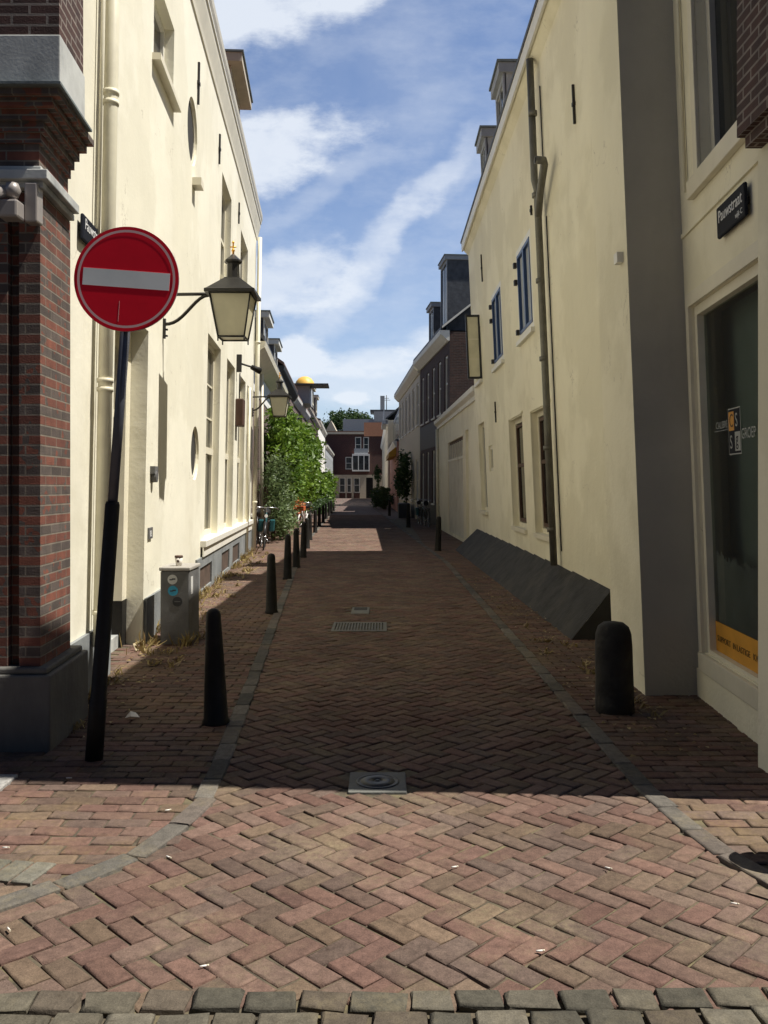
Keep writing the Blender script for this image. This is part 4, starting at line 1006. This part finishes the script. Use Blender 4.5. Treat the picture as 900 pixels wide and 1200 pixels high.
m = MB(TG); m.tube([(34.2, .08, .05), (34.2, .08, 3.8)], .055, 10); m.build('downpipe', 'cream_pipe', gh)

# ------------------------------------------------------------------ generic row houses farther along
def row_house(name, label, cat, W, y0, y1, ze, wm, rows, fm='white_trim', roofm='roof_tile', rise=2.6, D=7., plinth=None, cor='white_trim', dorm=(), pane='glass_far', corp=.22, base=None):
    t = thing(name, W.T((y0+y1)/2, -D/2, 0), label, cat); T = W.T; holes = []
    for (n, w, z0, z1, *o) in rows:
        for i in range(n):
            c = y0+(y1-y0)*(i+.5)/n; holes.append((c-w/2, c+w/2, z0, z1))
    m = MB(T); facade(m, y0, y1, -.03, ze, [(*h, .1) for h in holes]); shell(m, y0, y1, -.03, ze, D); m.build('wall', wm, t)
    for h in holes: window(T, t, h, .1, fm, R.choice((pane, pane, pane, 'net', 'curtain')), fw=.09, nh=2, silld=.05)
    if base: m = MB(T); 
    m = MB(T); m.prism([(.001, ze-.35), (.06, ze-.35), (corp, ze-.1), (corp+.03, ze+.05), (.001, ze+.05)], y0, y1); m.build('cornice', cor, t)
    if rise: gable_roof(T, t, y0, y1, corp, -D-.1, ze+.06, ze+rise, roofm)
    else: m = MB(T); m.box(y0, y1, -D, .1, ze+.052, ze+.16); m.build('roof', roofm, t)
    for d in dorm: dormer(T, t, *d)
    return t
# right: dark brick house turned towards the left
W3 = Wall(2.53+.085*34.5, -.085, 0, -1)
h3 = row_house('dark_brick_house', 'dark brown brick house with black ground floor and two slate dormers', 'house', W3, 34.5, 43.5, 7.6, 'brown_brick', [(5, .85, 4.6, 6.8), (5, .8, .9, 3.2)], roofm='slate', rise=3.0, cor='white_trim', corp=.35)
m = MB(W3.T)
for a, b_ in ((34.5, 34.9), ): pass
m.box(34.5, 43.5, .002, .012, 3.35, 4.45); m.box(34.5, 43.5, .002, .012, -.03, .85); m.build('black_band', 'black_wall', h3)
dormer(W3.T, h3, 35.4, 37.0, -.05, -2.4, 7.8, 10.6, side='slate', face='far_grey', over=.06)
dormer(W3.T, h3, 39.2, 40.6, -.05, -2.0, 7.8, 9.5, side='slate', face='far_grey', over=.08)
m = MB(W3.T); m.prism([(.30, 7.72), (.30, 7.80), (-3.4, 10.75), (-3.4, 10.65)], 34.42, 34.52); m.build('verge_board', 'white_trim', h3)
W4 = Wall(1.75+.052*43.5, -.052, 0, -1)
h4 = row_house('beige_house', 'pale beige plastered house with tall windows beyond the dark brick house', 'house', W4, 43.6, 58.5, 7.5, 'far_cream', [(6, 1.2, 4.7, 6.8), (5, 1.2, .9, 3.0)], roofm='slate', rise=1.6, cor='cream_trim', corp=.3)
W5 = Wall(.85+.02*58.6, -.02, 0, -1)
h5 = row_house('salmon_house', 'salmon pink house with grey upper storey far down the right side', 'house', W5, 58.7, 76, 4.6, 'salmon', [(3, 1.1, 1.0, 2.8)], roofm='slate', rise=0)
m = MB(W5.T); m.box(60, 76, -6, -.3, 4.8, 7.2); m.build('upper_storey', 'far_grey', h5)
m = MB(W5.T); m.box(60.2, 75.8, -.29, -.25, 5.2, 6.8); m.build('glazing', 'glass_far', h5)
m = MB(W5.T); m.prism([(.02, 3.7), (.02, 4.3), (.5, 3.9), (.5, 3.6)], 59.5, 68); m.build('awning', 'awning', h5)
W6 = Wall(.35+.012*76, -.012, 0, -1)
h6 = row_house('far_cream_house', 'narrow cream house with sloping slate roof near the end of the lane', 'house', W6, 76.1, 128, 7.3, 'far_cream', [(8, 1.4, 4.2, 6.0), (8, 1.4, .9, 2.8)], roofm='slate', rise=3.2)
m = MB(W6.T); m.box(76.1, 84, .01, .5, 7.0, 7.3); m.box(76.1, 84, .3, .36, 7.3, 8.3); m.build('balcony', 'far_grey', h6)

# left row
WA = Wall(-3.44+.06*22.65, -.06, 0, 1)
ha = row_house('brown_brick_house', 'low brown brick house with deep cream cornice and two grey dormers beyond the cream house', 'house', WA, 22.65, 34.8, 5.25, 'mauve_brick', [(6, .85, .9, 3.3)], fm='white_trim', roofm='slate', rise=3.0, cor='cream_trim', corp=.42)
m = MB(WA.T); m.box(22.65, 34.8, .0015, .02, 4.2, 4.9); m.build('frieze', 'far_white', ha)
m = MB(WA.T); m.tube([(26.2, .08, 0), (26.2, .08, 4.9)], .05, 8); m.build('downpipe', 'cream_pipe', ha)
dormer(WA.T, ha, 27.2, 28.9, .05, -1.8, 5.35, 6.75, side='slate', face='white_trim', over=.14)
dormer(WA.T, ha, 32.3, 34.0, .05, -1.8, 5.35, 6.75, side='slate', face='white_trim', over=.14)
WC = Wall(-4.12+.045*34.9, -.045, 0, 1)
hc = row_house('mauve_brick_house', 'taller mauve brick house with steep tiled roof and a chimney', 'house', WC, 34.9, 45.5, 6.3, 'mauve_brick', [(5, .95, 3.9, 5.5), (5, .95, .9, 2.7)], roofm='roof_tile', rise=2.6, cor='black_wall')
m = MB(WC.T); m.box(42.2, 43.0, -1.6, -.9, 6.6, 8.5); m.box(42.15, 43.05, -1.65, -.85, 8.5, 8.6); ch = m.build('chimney', 'zinc', hc)
m = MB(WC.T); m.lathe(42.6, -1.25, [(.14, 8.6), (.12, 8.95), (.16, 9.0)], 10); m.build('chimney_pot', 'iron', ch)
WD = Wall(-4.62+.03*45.6, -.03, 0, 1)
hd = row_house('pale_gable_house', 'narrow house with pale window surrounds and a golden dome on its flat roof', 'house', WD, 45.6, 58, 6.2, 'mauve_brick', [(5, 1.1, 3.9, 5.5), (5, 1.1, .9, 2.9)], roofm='roof_tile', rise=1.6, cor='far_white')
m = MB(WD.T); m.box(50, 53, -2.6, .6, 6.3, 7.28); m.build('roof_box', 'far_grey', hd)
m = MB(WD.T); m.box(49.6, 51.6, -1.2, 1.65, 7.29, 7.36); m.build('flat_canopy', 'slate', hd)
m = MB(); cX, cY = WD.T(50.6, .30, 0)[:2]
m.lathe(cX, cY, [(.56, 7.361), (.55, 7.42), (.49, 7.58), (.36, 7.74), (.2, 7.83), (.03, 7.86)], 28); m.build('dome', 'gold_cloth', hd)
WE = Wall(-5.05+.035*58, -.035, 0, 1)
row_house('brown_house_row', 'brown brick house with a jutting bay roof past the golden dome', 'house', WE, 58.1, 78, 6.9, 'brown_brick', [(7, 1.1, 4.2, 6.0), (7, 1.1, .9, 2.9)], roofm='roof_tile', rise=2.0, cor='far_beige', dorm=((60, 62, .3, -1.8, 7.0, 8.2), (66, 68, .3, -1.8, 7.0, 8.2)))
WF = Wall(-5.75+.035*78, -.035, 0, 1)
row_house('white_gabled_house', 'bright white plastered house with small windows near the lane end on the left', 'house', WF, 78.1, 98, 7.4, 'far_white', [(5, 1.1, 4.2, 5.6), (5, 1.2, .9, 2.9)], roofm='slate', rise=1.0)
WH = Wall(-6.4+.03*98, -.03, 0, 1)
row_house('grey_house', 'grey plastered house at the far left end of the lane', 'house', WH, 98.1, 128, 6.2, 'far_grey', [(7, 1.4, 3.8, 5.2), (7, 1.2, .9, 2.9)], roofm='slate', rise=1.5)
# end of the street
FE = Front(130.); TE = FE.T
he = thing('end_brick_house', (-3.5, 134, 0), 'dark red brick house with white bay window closing the end of the lane', 'house')
Hs = [(-6.5, -5.6, .8, 3.0), (-5.4, -4.7, .8, 3.0), (-4.4, -3.5, .8, 3.0), (-2.6, -1.6, .0, 3.0), (-5.6, -4.6, 4.2, 6.0), (-4.2, -3.3, 6.7, 8.9), (-3.0, -2.2, 6.7, 8.9)]
m = MB(TE); facade(m, -9.5, 2.5, -.03, 9.6, [(*h, .12) for h in Hs]); shell(m, -9.5, 2.5, -.03, 9.6, 8); m.build('wall', 'red_brick', he)
m = MB(TE)
A = sorted([-9.5, 2.5]+[x for h in Hs[:4] for x in h[:2]])
for a, b_ in zip(A[::2], A[1::2]): m.box(a, b_, .002, .06, -.03, 3.4)
for h in Hs[:4]: m.box(h[0], h[1], .002, .06, 3.0, 3.4)
m.build('ground_floor_stone', 'far_beige', he)
for i, h in enumerate(Hs):
    if i == 3: m = MB(TE); m.box(h[0], h[1], -.12, -.06, 0, 3.0); m.build('door', 'black_paint', he)
    else: window(TE, he, h, .12, 'white_trim', 'glass_far', fw=.12, nh=2, sill=False)
m = MB(TE); m.box(-4.6, -2.1, .002, .8, 3.9, 4.1); m.box(-4.6, -2.1, .002, .8, 6.15, 6.4)
for x in (-4.6, -3.75, -2.95, -2.22): m.box(x, x+.12, .68, .8, 4.1, 6.15)
for y_ in (.002, .35): m.box(-4.6, -4.5, y_, y_+.12, 4.1, 6.15); m.box(-2.2, -2.1, y_, y_+.12, 4.1, 6.15)
bw = m.build('bay_window', 'far_white', he)
m = MB(TE); m.box(-4.5, -2.2, .01, .70, 4.1, 6.15); m.build('pane', 'glass_far', bw)
m = MB(TE); m.box(-4.3, -2.3, .6, .66, 6.4, 7.2)
m.build('balcony_rail', 'far_grey', he)
m = MB(TE); m.box(-9.5, -2.9, .002, .3, 9.3, 9.6); m.build('cornice', 'far_beige', he)
m = MB(TE); m.box(-2.9, 2.5, .002, .12, 9.0, 11.0); m.build('orange_parapet', 'orange_wall', he)
m = MB(TE); m.box(-9.5, -2.9, -7, .2, 9.602, 9.75); m.box(-2.9, 2.5, -7.5, -.0, 9.602, 10.9); m.build('roof', 'roof_tile', he)
he2 = thing('grey_penthouse', (-2, 145, 0), 'pale grey flat-roofed block with roof terrace rising behind the brick end house', 'building')
m = MB(); m.box(-6.5, 3.5, 142, 152, -.03, 12.4); m.build('wall', 'far_grey', he2)
m = MB(); m.box(-1.6, 1.5, 141.9, 141.99, 12.0, 13.6); m.box(-.6, .1, 143, 144, 12.4, 16.2); m.build('roof_room', 'far_grey', he2)
m = MB(); m.box(-2.2, 2.4, 142, 148, 13.6, 13.9); m.build('roof', 'slate', he2)
m = MB(); m.tube([(.4, 144, 13.9), (.4, 144, 16.4)], .07, 6); m.tube([(-.2, 144, 15.6), (1.0, 144, 15.6)], .04, 5); m.tube([(.0, 144, 15.9), (.8, 144, 15.9)], .04, 5); m.build('aerial', 'iron', he2)
he3 = thing('gabled_house', (-9, 150, 0), 'brick house with pale gables left behind the end house', 'house')
m = MB(); m.box(-12, -6.6, 142, 150, -.03, 10.2); m.build('wall', 'red_brick', he3)
m = MB(lambda a, b_, c: (a, b_, c))
for x0 in (-10.6, -8.4): m.mesh([(x0-1, 141.9, 10.2), (x0+1, 141.9, 10.2), (x0, 141.9, 12.2), (x0-1, 149, 10.2), (x0+1, 149, 10.2), (x0, 149, 12.2)], [(0, 1, 2), (0, 2, 5, 3), (1, 4, 5, 2)], False)
m.build('gable', 'far_beige', he3)

# ------------------------------------------------------------------ plants
def leaves(mb, blobs, n, size, clump=.35, flat=.0):
    tot = sum(b[3]*b[4]*b[5] for b in blobs)
    for (cx, cy, cz, rx, ry, rz) in blobs:
        k = int(n*rx*ry*rz/tot)
        # clump centres on and in the ellipsoid
        cl = []
        for _ in range(max(6, k//28)):
            d = Vector((R.gauss(0, 1), R.gauss(0, 1), R.gauss(0, 1))).normalized()*R.uniform(.45, 1.04)
            cl.append((Vector((cx+d.x*rx, cy+d.y*ry, cz+d.z*rz)), R.random()))
        for _ in range(k):
            c, sh = R.choice(cl); s_ = clump*R.uniform(.5, 1)
            p = c + Vector((R.gauss(0, 1), R.gauss(0, 1), R.gauss(0, 1)))*s_*.5
            if p.z < .02: p.z = R.uniform(.02, .3)
            a = Vector((R.gauss(0, 1), R.gauss(0, 1), R.gauss(0, .6))).normalized(); b_ = a.cross(Vector((R.gauss(0, 1), R.gauss(0, 1), R.gauss(0, 1)))).normalized()
            l = size*R.choice((.45, .7, .9, 1.1, 1.5))*R.uniform(.85, 1.15); w_ = l*.5
            i = len(mb.v)
            mb.v += [tuple(p-a*l*.5), tuple(p+b_*w_*.5), tuple(p+a*l*.5+Vector((0, 0, -l*.15))), tuple(p-b_*w_*.5)]
            mb.f.append([i, i+1, i+2, i+3]); mb.smooth.append(False); mb.uv += [(0, 0)]*4
            t_ = min(1, max(0, sh*.6+R.random()*.5)); mb.col += [(t_, t_, t_)]*4
def plant(name, label, cat, blobs, n, size, mat, stems, group=None, clump=.35):
    c0 = (blobs[0][0], blobs[0][1], 0); t = thing(name, c0, label, cat, group)
    m = MB(); leaves(m, blobs, n, size, clump); m.build('foliage', mat, t, weld=False)
    m = MB()
    for (x, y, h) in stems: m.tube([(x, y, -.03), (x+R.gauss(0, .05), y+R.gauss(0, .05), h*.5), (x+R.gauss(0, .12), y+R.gauss(0, .12), h)], [.04, .03, .015], 6)
    m.build('stem', 'bark', t); return t
plant('climbing_shrub', 'tall bright green climbing shrub billowing against the brown brick house', 'shrub', [(-3.22, 28.6, 3.0, .42, 1.7, .95), (-3.2, 29.5, 2.1, .45, 1.8, 1.0), (-3.2, 27.8, 3.75, .25, .8, .45)], 9000, .15, 'leaf_bright', [(-3.5, 28, 2.6), (-3.5, 29.6, 2.8)])
plant('feathery_shrub', 'grey-green feathery bush below the climbing shrub next to the teal bicycle', 'shrub', [(-3.08, 26.0, 1.4, .26, .9, 1.2), (-3.05, 27.2, .8, .3, 1.0, .75)], 4500, .11, 'leaf_grey', [(-3.4, 26, 1.4), (-3.3, 27, 1.0)])
plant('climbing_shrub', 'wide green climber leaning out over the kerb behind the feathery bush', 'shrub', [(-3.35, 34.0, 3.2, .55, 2.6, 1.0), (-3.4, 37, 3.0, .6, 2.6, 1.1), (-3.4, 33.6, 1.7, .5, 2., 1.1)], 9500, .17, 'leaf_bright', [(-3.8, 34, 2.8), (-3.8, 36, 2.8)])
plant('climbing_shrub', 'far green climber on the mauve brick house, darker at the bottom', 'shrub', [(-3.65, 41.5, 3.4, .75, 2.6, 1.0), (-3.8, 44.0, 2.3, .6, 2.5, 1.4)], 6500, .2, 'leaf_bright', [(-4.2, 42, 3), (-4.1, 44, 3)])
plant('orange_flower_plant', 'orange flowering plant beside the kerb bollards on the left', 'plant', [(-3.1, 31.5, .85, .22, .5, .3)], 350, .1, 'flower_red', [(-3.0, 31.5, .8)])
plant('round_bush', 'round green bush at the foot of the far left houses', 'bush', [(-4.1, 62, 1.5, .8, 3.5, 1.2), (-3.9, 57, 1.0, .7, 2.5, .9)], 3500, .24, 'leaf_bright', [(-4.2, 61, 1.2)])
plant('low_hedge', 'low dark hedge along the left kerb beyond the bollards', 'hedge', [(-3.7, 55, .55, .3, 9, .45)], 2500, .16, 'leaf_dark', [(-3.7, 50, .5), (-3.7, 58, .5)])
plant('dark_bush', 'broad dark bush in a planter at the end of the right kerb', 'bush', [(-.05, 66, .75, .75, 4.5, .75), (-.25, 76, .8, .8, 5, .8)], 3500, .22, 'leaf_dark', [(0, 65, .8), (-.2, 76, .8)])
plant('wall_climber', 'dark climber on the beige house above a black planter', 'plant', [(1.05, 47.5, 2.0, .32, 1.3, 1.1), (1.1, 48.5, 3.0, .25, .8, .5)], 2500, .16, 'leaf_dark', [(1.2, 47.5, 1.8)])
m = MB(); m.box(.75, 1.35, 46.2, 49.2, -.03, .75); pl = m.build('planter', 'black_wall', bevel=.03); tag(pl, 'tall black planter trough standing under the dark wall climber', 'planter')
plant('green_wall_plant', 'small green plant climbing beside the end house door', 'plant', [(-.9, 127, 3.2, .5, .8, 1.6)], 700, .3, 'leaf_dark', [(-.8, 127.5, 2.5)])
tr = thing('tree', (-7, 175, 0), 'dark rounded tree crown rising behind the roofs at the lane end', 'tree')
m = MB(); leaves(m, [(-7.2, 175, 14.2, 4.6, 3.5, 2.3), (-10.2, 176, 12.8, 2.6, 2.5, 2.0), (-4.0, 175, 14.2, 2.2, 2.5, 1.8)], 7000, .5, 1.0); m.build('crown', 'leaf_dark', tr, weld=False)
m = MB(); m.tube([(-7, 175, -.03), (-7.1, 175, 7), (-7.3, 175, 12.5)], [.5, .4, .2], 10); m.tube([(-7.1, 175, 8), (-9.5, 175.5, 12.5)], [.25, .1], 8); m.tube([(-7.1, 175, 8.5), (-4.5, 175, 13)], [.25, .1], 8); m.build('trunk', 'bark', tr)
# weeds in the joints at the foot of the left wall
m = MB()
def tuft(x, y, n, h, spread):
    for _ in range(n):
        a = R.uniform(0, 6.28); r_ = abs(R.gauss(0, spread)); p = Vector((x+math.cos(a)*r_*.6, y+math.sin(a)*r_, .0)); q = p+Vector((R.gauss(.02, .05), R.gauss(0, .06), h*R.uniform(.4, 1.1)))
        w_ = Vector((R.gauss(0, .006), R.gauss(0, .006), 0)); i = len(m.v); mid = (p+q)/2+Vector((R.gauss(0, .02), R.gauss(0, .02), .02))
        m.v += [tuple(p-w_), tuple(p+w_), tuple(mid+w_*.8), tuple(mid-w_*.8), tuple(q)]; m.f += [[i, i+1, i+2, i+3], [i+3, i+2, i+4]]; m.smooth += [False]*2; m.uv += [(0, 0)]*7; t_ = R.random(); m.col += [(t_,)*3]*5
def wx(y): return -1.87-.0665*y+.06
for y in (6.6, 7.3, 8.8, 9.0, 9.9, 10.3, 11.4, 12.2, 13.0, 13.6, 15.0, 15.6, 16.0, 17.6, 18.2, 19.6, 20.6, 21.3):
    tuft(wx(y)+R.uniform(0, .06), y, R.randint(18, 60), R.uniform(.08, .22), .12)
for _ in range(60): yv = R.uniform(5.9, 22); tuft(wx(yv)+R.uniform(0, .45), yv, 14, .06, .07)
tuft(-2.0, 9.05, 60, .16, .08); tuft(-1.9, 9.5, 30, .08, .12)
for _ in range(14): tuft(R.uniform(1.55, 1.9), R.uniform(6.2, 11), 12, .04, .08)
m.build('weeds', 'dry_grass', kind='stuff', weld=False, label='dry grass and weeds along the wall foot', cat='weeds')
# fallen leaves
m = MB()
for _ in range(420):
    if R.random() < .7: y = R.uniform(5.6, 20); x = wx(y)+abs(R.gauss(0, .28))
    else: y = R.uniform(5.0, 16); x = R.uniform(1.45, 2.0)
    a = R.uniform(0, 6.28); l = R.uniform(.012, .03); i = len(m.v); d = Vector((math.cos(a), math.sin(a), 0))*l; e = Vector((-d.y, d.x, 0))*.6; p = Vector((x, y, .012))
    m.v += [tuple(p-d), tuple(p-e+Vector((0, 0, .006))), tuple(p+d), tuple(p+e+Vector((0, 0, .008)))]; m.f.append([i, i+1, i+2, i+3]); m.smooth.append(False); m.uv += [(0, 0)]*4; t_ = R.random(); m.col += [(t_,)*3]*4
m.build('fallen_leaves', 'dry_grass', kind='stuff', weld=False)
# cigarette ends on the paving
def ground_pt(u, v): Y = EYE*F/(v-HZ); return ((u-450)/F*Y, Y)
cigs = [(196, 952, 30), (197, 1007, -35), (10, 1092, -50), (238, 1136, 20), (860, 1062, -20), (632, 1118, 10), (6, 996, 0), (80, 914, 0), (532, 1019, 20), (712, 1020, -30)]
desc = ['left of the manhole on the sunny bricks', 'in the brick joint beside the curved kerb', 'at the far left edge of the picture', 'near the bottom cobbles left of centre', 'at the right edge below the kerb end', 'on the bricks right of centre near the bottom', 'on the left pavement by the soldier course', 'on the left pavement at the shadow edge', 'in the middle of the sunny road', 'right of centre just below the shadow edge']
c0 = None
for (u, v, an), ds in zip(cigs, desc):
    x, y = ground_pt(u, v); lb = 'small white cigarette end '+ds
    if c0 is None:
        c0 = thing('cigarette_end', (0, 0, 0), lb, 'cigarette end', 'cigarette ends on the paving')
        m = MB(); m.tube([(-.014, 0, .004), (.014, 0, .004)], .004, 8); m.build('paper', 'litter', c0)
        m = MB(); m.tube([(.0142, 0, .004), (.024, 0, .004)], .0041, 8); m.build('filter', 'far_cream', c0)
        c0.location = (x, y, .008); c0.rotation_euler = (0, 0, rad(an)); c0.scale = (.8, .8, .8)
    else: dup(c0, (x, y, .008), rad(an), lb)
m = MB(lambda a, b_, c: (a, b_, c)); xx, yy_ = ground_pt(155, 843)
m.mesh([(xx-.05, yy_, .01), (xx, yy_-.04, .03), (xx+.05, yy_+.01, .012), (xx+.01, yy_+.05, .035), (xx-.02, yy_+.03, .05)], [(0, 1, 4), (1, 2, 3, 4), (0, 4, 3), (0, 1, 2, 3)], False)
tag(m.build('paper_scrap', 'litter'), 'crumpled white paper scrap on the left pavement near the sign pole', 'litter')

# ------------------------------------------------------------------ bicycles
def bicycle(label, loc, rz, frame, lean, extras=None, group='parked bicycles'):
    t = thing('bicycle', (0, 0, 0), label, 'bicycle', group)
    r_ = .34
    Tb = lambda a, b_, c: (a, b_+(c)*lean, c)
    for wxx in (-.53, .53):
        m = MB(Tb); n = 28; pts = [(wxx+r_*math.cos(2*math.pi*j/n), 0, r_+r_*math.sin(2*math.pi*j/n)) for j in range(n+1)]
        m.tube(pts, .018, 6, caps=False); wh = m.build('wheel', 'tyre', t)
        m = MB(Tb); pts = [(wxx+(r_-.025)*math.cos(2*math.pi*j/n), 0, r_+(r_-.025)*math.sin(2*math.pi*j/n)) for j in range(n+1)]
        m.tube(pts, .009, 5, caps=False)
        for j in range(14): a = 2*math.pi*j/14; m.tube([(wxx, 0, r_), (wxx+(r_-.02)*math.cos(a), 0, r_+(r_-.02)*math.sin(a))], .0022, 3, caps=False)
        m.tube([(wxx, -.05, r_), (wxx, .05, r_)], .02, 8); m.build('rim', 'chrome', wh)
        m = MB(Tb); pts = [(wxx+(r_+.03)*math.cos(a), 0, r_+(r_+.03)*math.sin(a)) for a in [math.pi*(.05+.9*j/12) for j in range(13)]]
        m.tube(pts, .024, 6); m.build('mudguard', 'white_frame' if extras == 'white' else 'black_frame', t)
    m = MB(Tb)
    m.tube([(.53, 0, .34), (.42, 0, .72), (.37, 0, .95)], .016, 8); m.tube([(.40, 0, .80), (-.05, 0, .30)], .017, 8); m.tube([(.38, 0, .88), (-.17, 0, .62)], .014, 8)
    m.tube([(-.05, 0, .30), (-.22, 0, .88)], .016, 8); m.tube([(-.53, 0, .34), (-.05, 0, .30)], .012, 8); m.tube([(-.53, 0, .34), (-.18, 0, .74)], .011, 8)
    m.build('frame', frame, t)
    m = MB(Tb); m.tube([(.37, 0, .95), (.35, 0, 1.06)], .014, 8); m.tube([(.12, -.29, 1.02), (.28, -.24, 1.07), (.37, -.08, 1.08), (.37, .08, 1.08), (.28, .24, 1.07), (.12, .29, 1.02)], .012, 8); m.build('handlebar', 'chrome', t)
    m = MB(Tb); m.tube([(.02, 0, .93), (-.12, 0, .935), (-.30, 0, .95)], [.03, .06, .10], 10); m.build('saddle', 'black_paint', t)
    m = MB(Tb); m.box(-.78, -.36, -.07, .07, .74, .76); m.tube([(-.53, .06, .34), (-.60, .06, .74)], .006, 5); m.tube([(-.53, -.06, .34), (-.60, -.06, .74)], .006, 5); m.build('carrier', 'black_frame', t)
    m = MB(Tb); m.lathe(-.05, 0, [(.09, .0), (.09, .01)], 4) if False else None
    m.tube([(-.05, .0, .30), (.08, .09, .20)], .01, 6); m.tube([(-.05, 0, .30), (-.18, -.09, .40)], .01, 6); m.box(.04, .13, .06, .15, .19, .21); m.box(-.23, -.14, -.15, -.06, .39, .41); m.build('crank', 'chrome', t)
    m = MB(Tb); m.tube([(.44, 0, .86), (.50, 0, .87)], [.03, .045], 12); m.build('headlamp', 'white_frame', t)
    if extras == 'bag':
        m = MB(Tb); m.box(-.75, -.40, .08, .22, .42, .74); m.box(-.75, -.40, -.22, -.08, .42, .74); m.build('pannier', 'teal_frame', t, bevel=.03)
    if extras == 'white':
        m = MB(Tb); m.box(.42, .68, -.13, .13, .80, .97); m.build('crate', 'orange_bag', t, bevel=.02)
    t.location = loc; t.rotation_euler = (0, 0, rz); return t
bicycle('teal bicycle with a pannier leaning on the end of the cream house', (-3.12, 23.3, 0), rad(-84), 'teal_frame', .08, 'bag')
bicycle('dark bicycle nearest the cream wall, behind the teal one', (-3.36, 23.9, 0), rad(-90), 'black_frame', -.06)
bicycle('white bicycle with an orange crate standing by the kerb bollards', (-2.75, 30.8, 0), rad(-100), 'white_frame', .05, 'white')
bicycle('dark bicycle against the black house front, nearest of the two on the right', (1.75, 36.4, 0), rad(96), 'black_frame', .08, group='parked bicycles on the right')
bicycle('dark bicycle with pannier behind the nearest one at the black house front', (1.55, 38.6, 0), rad(94), 'black_frame', .08, 'bag', group='parked bicycles on the right')
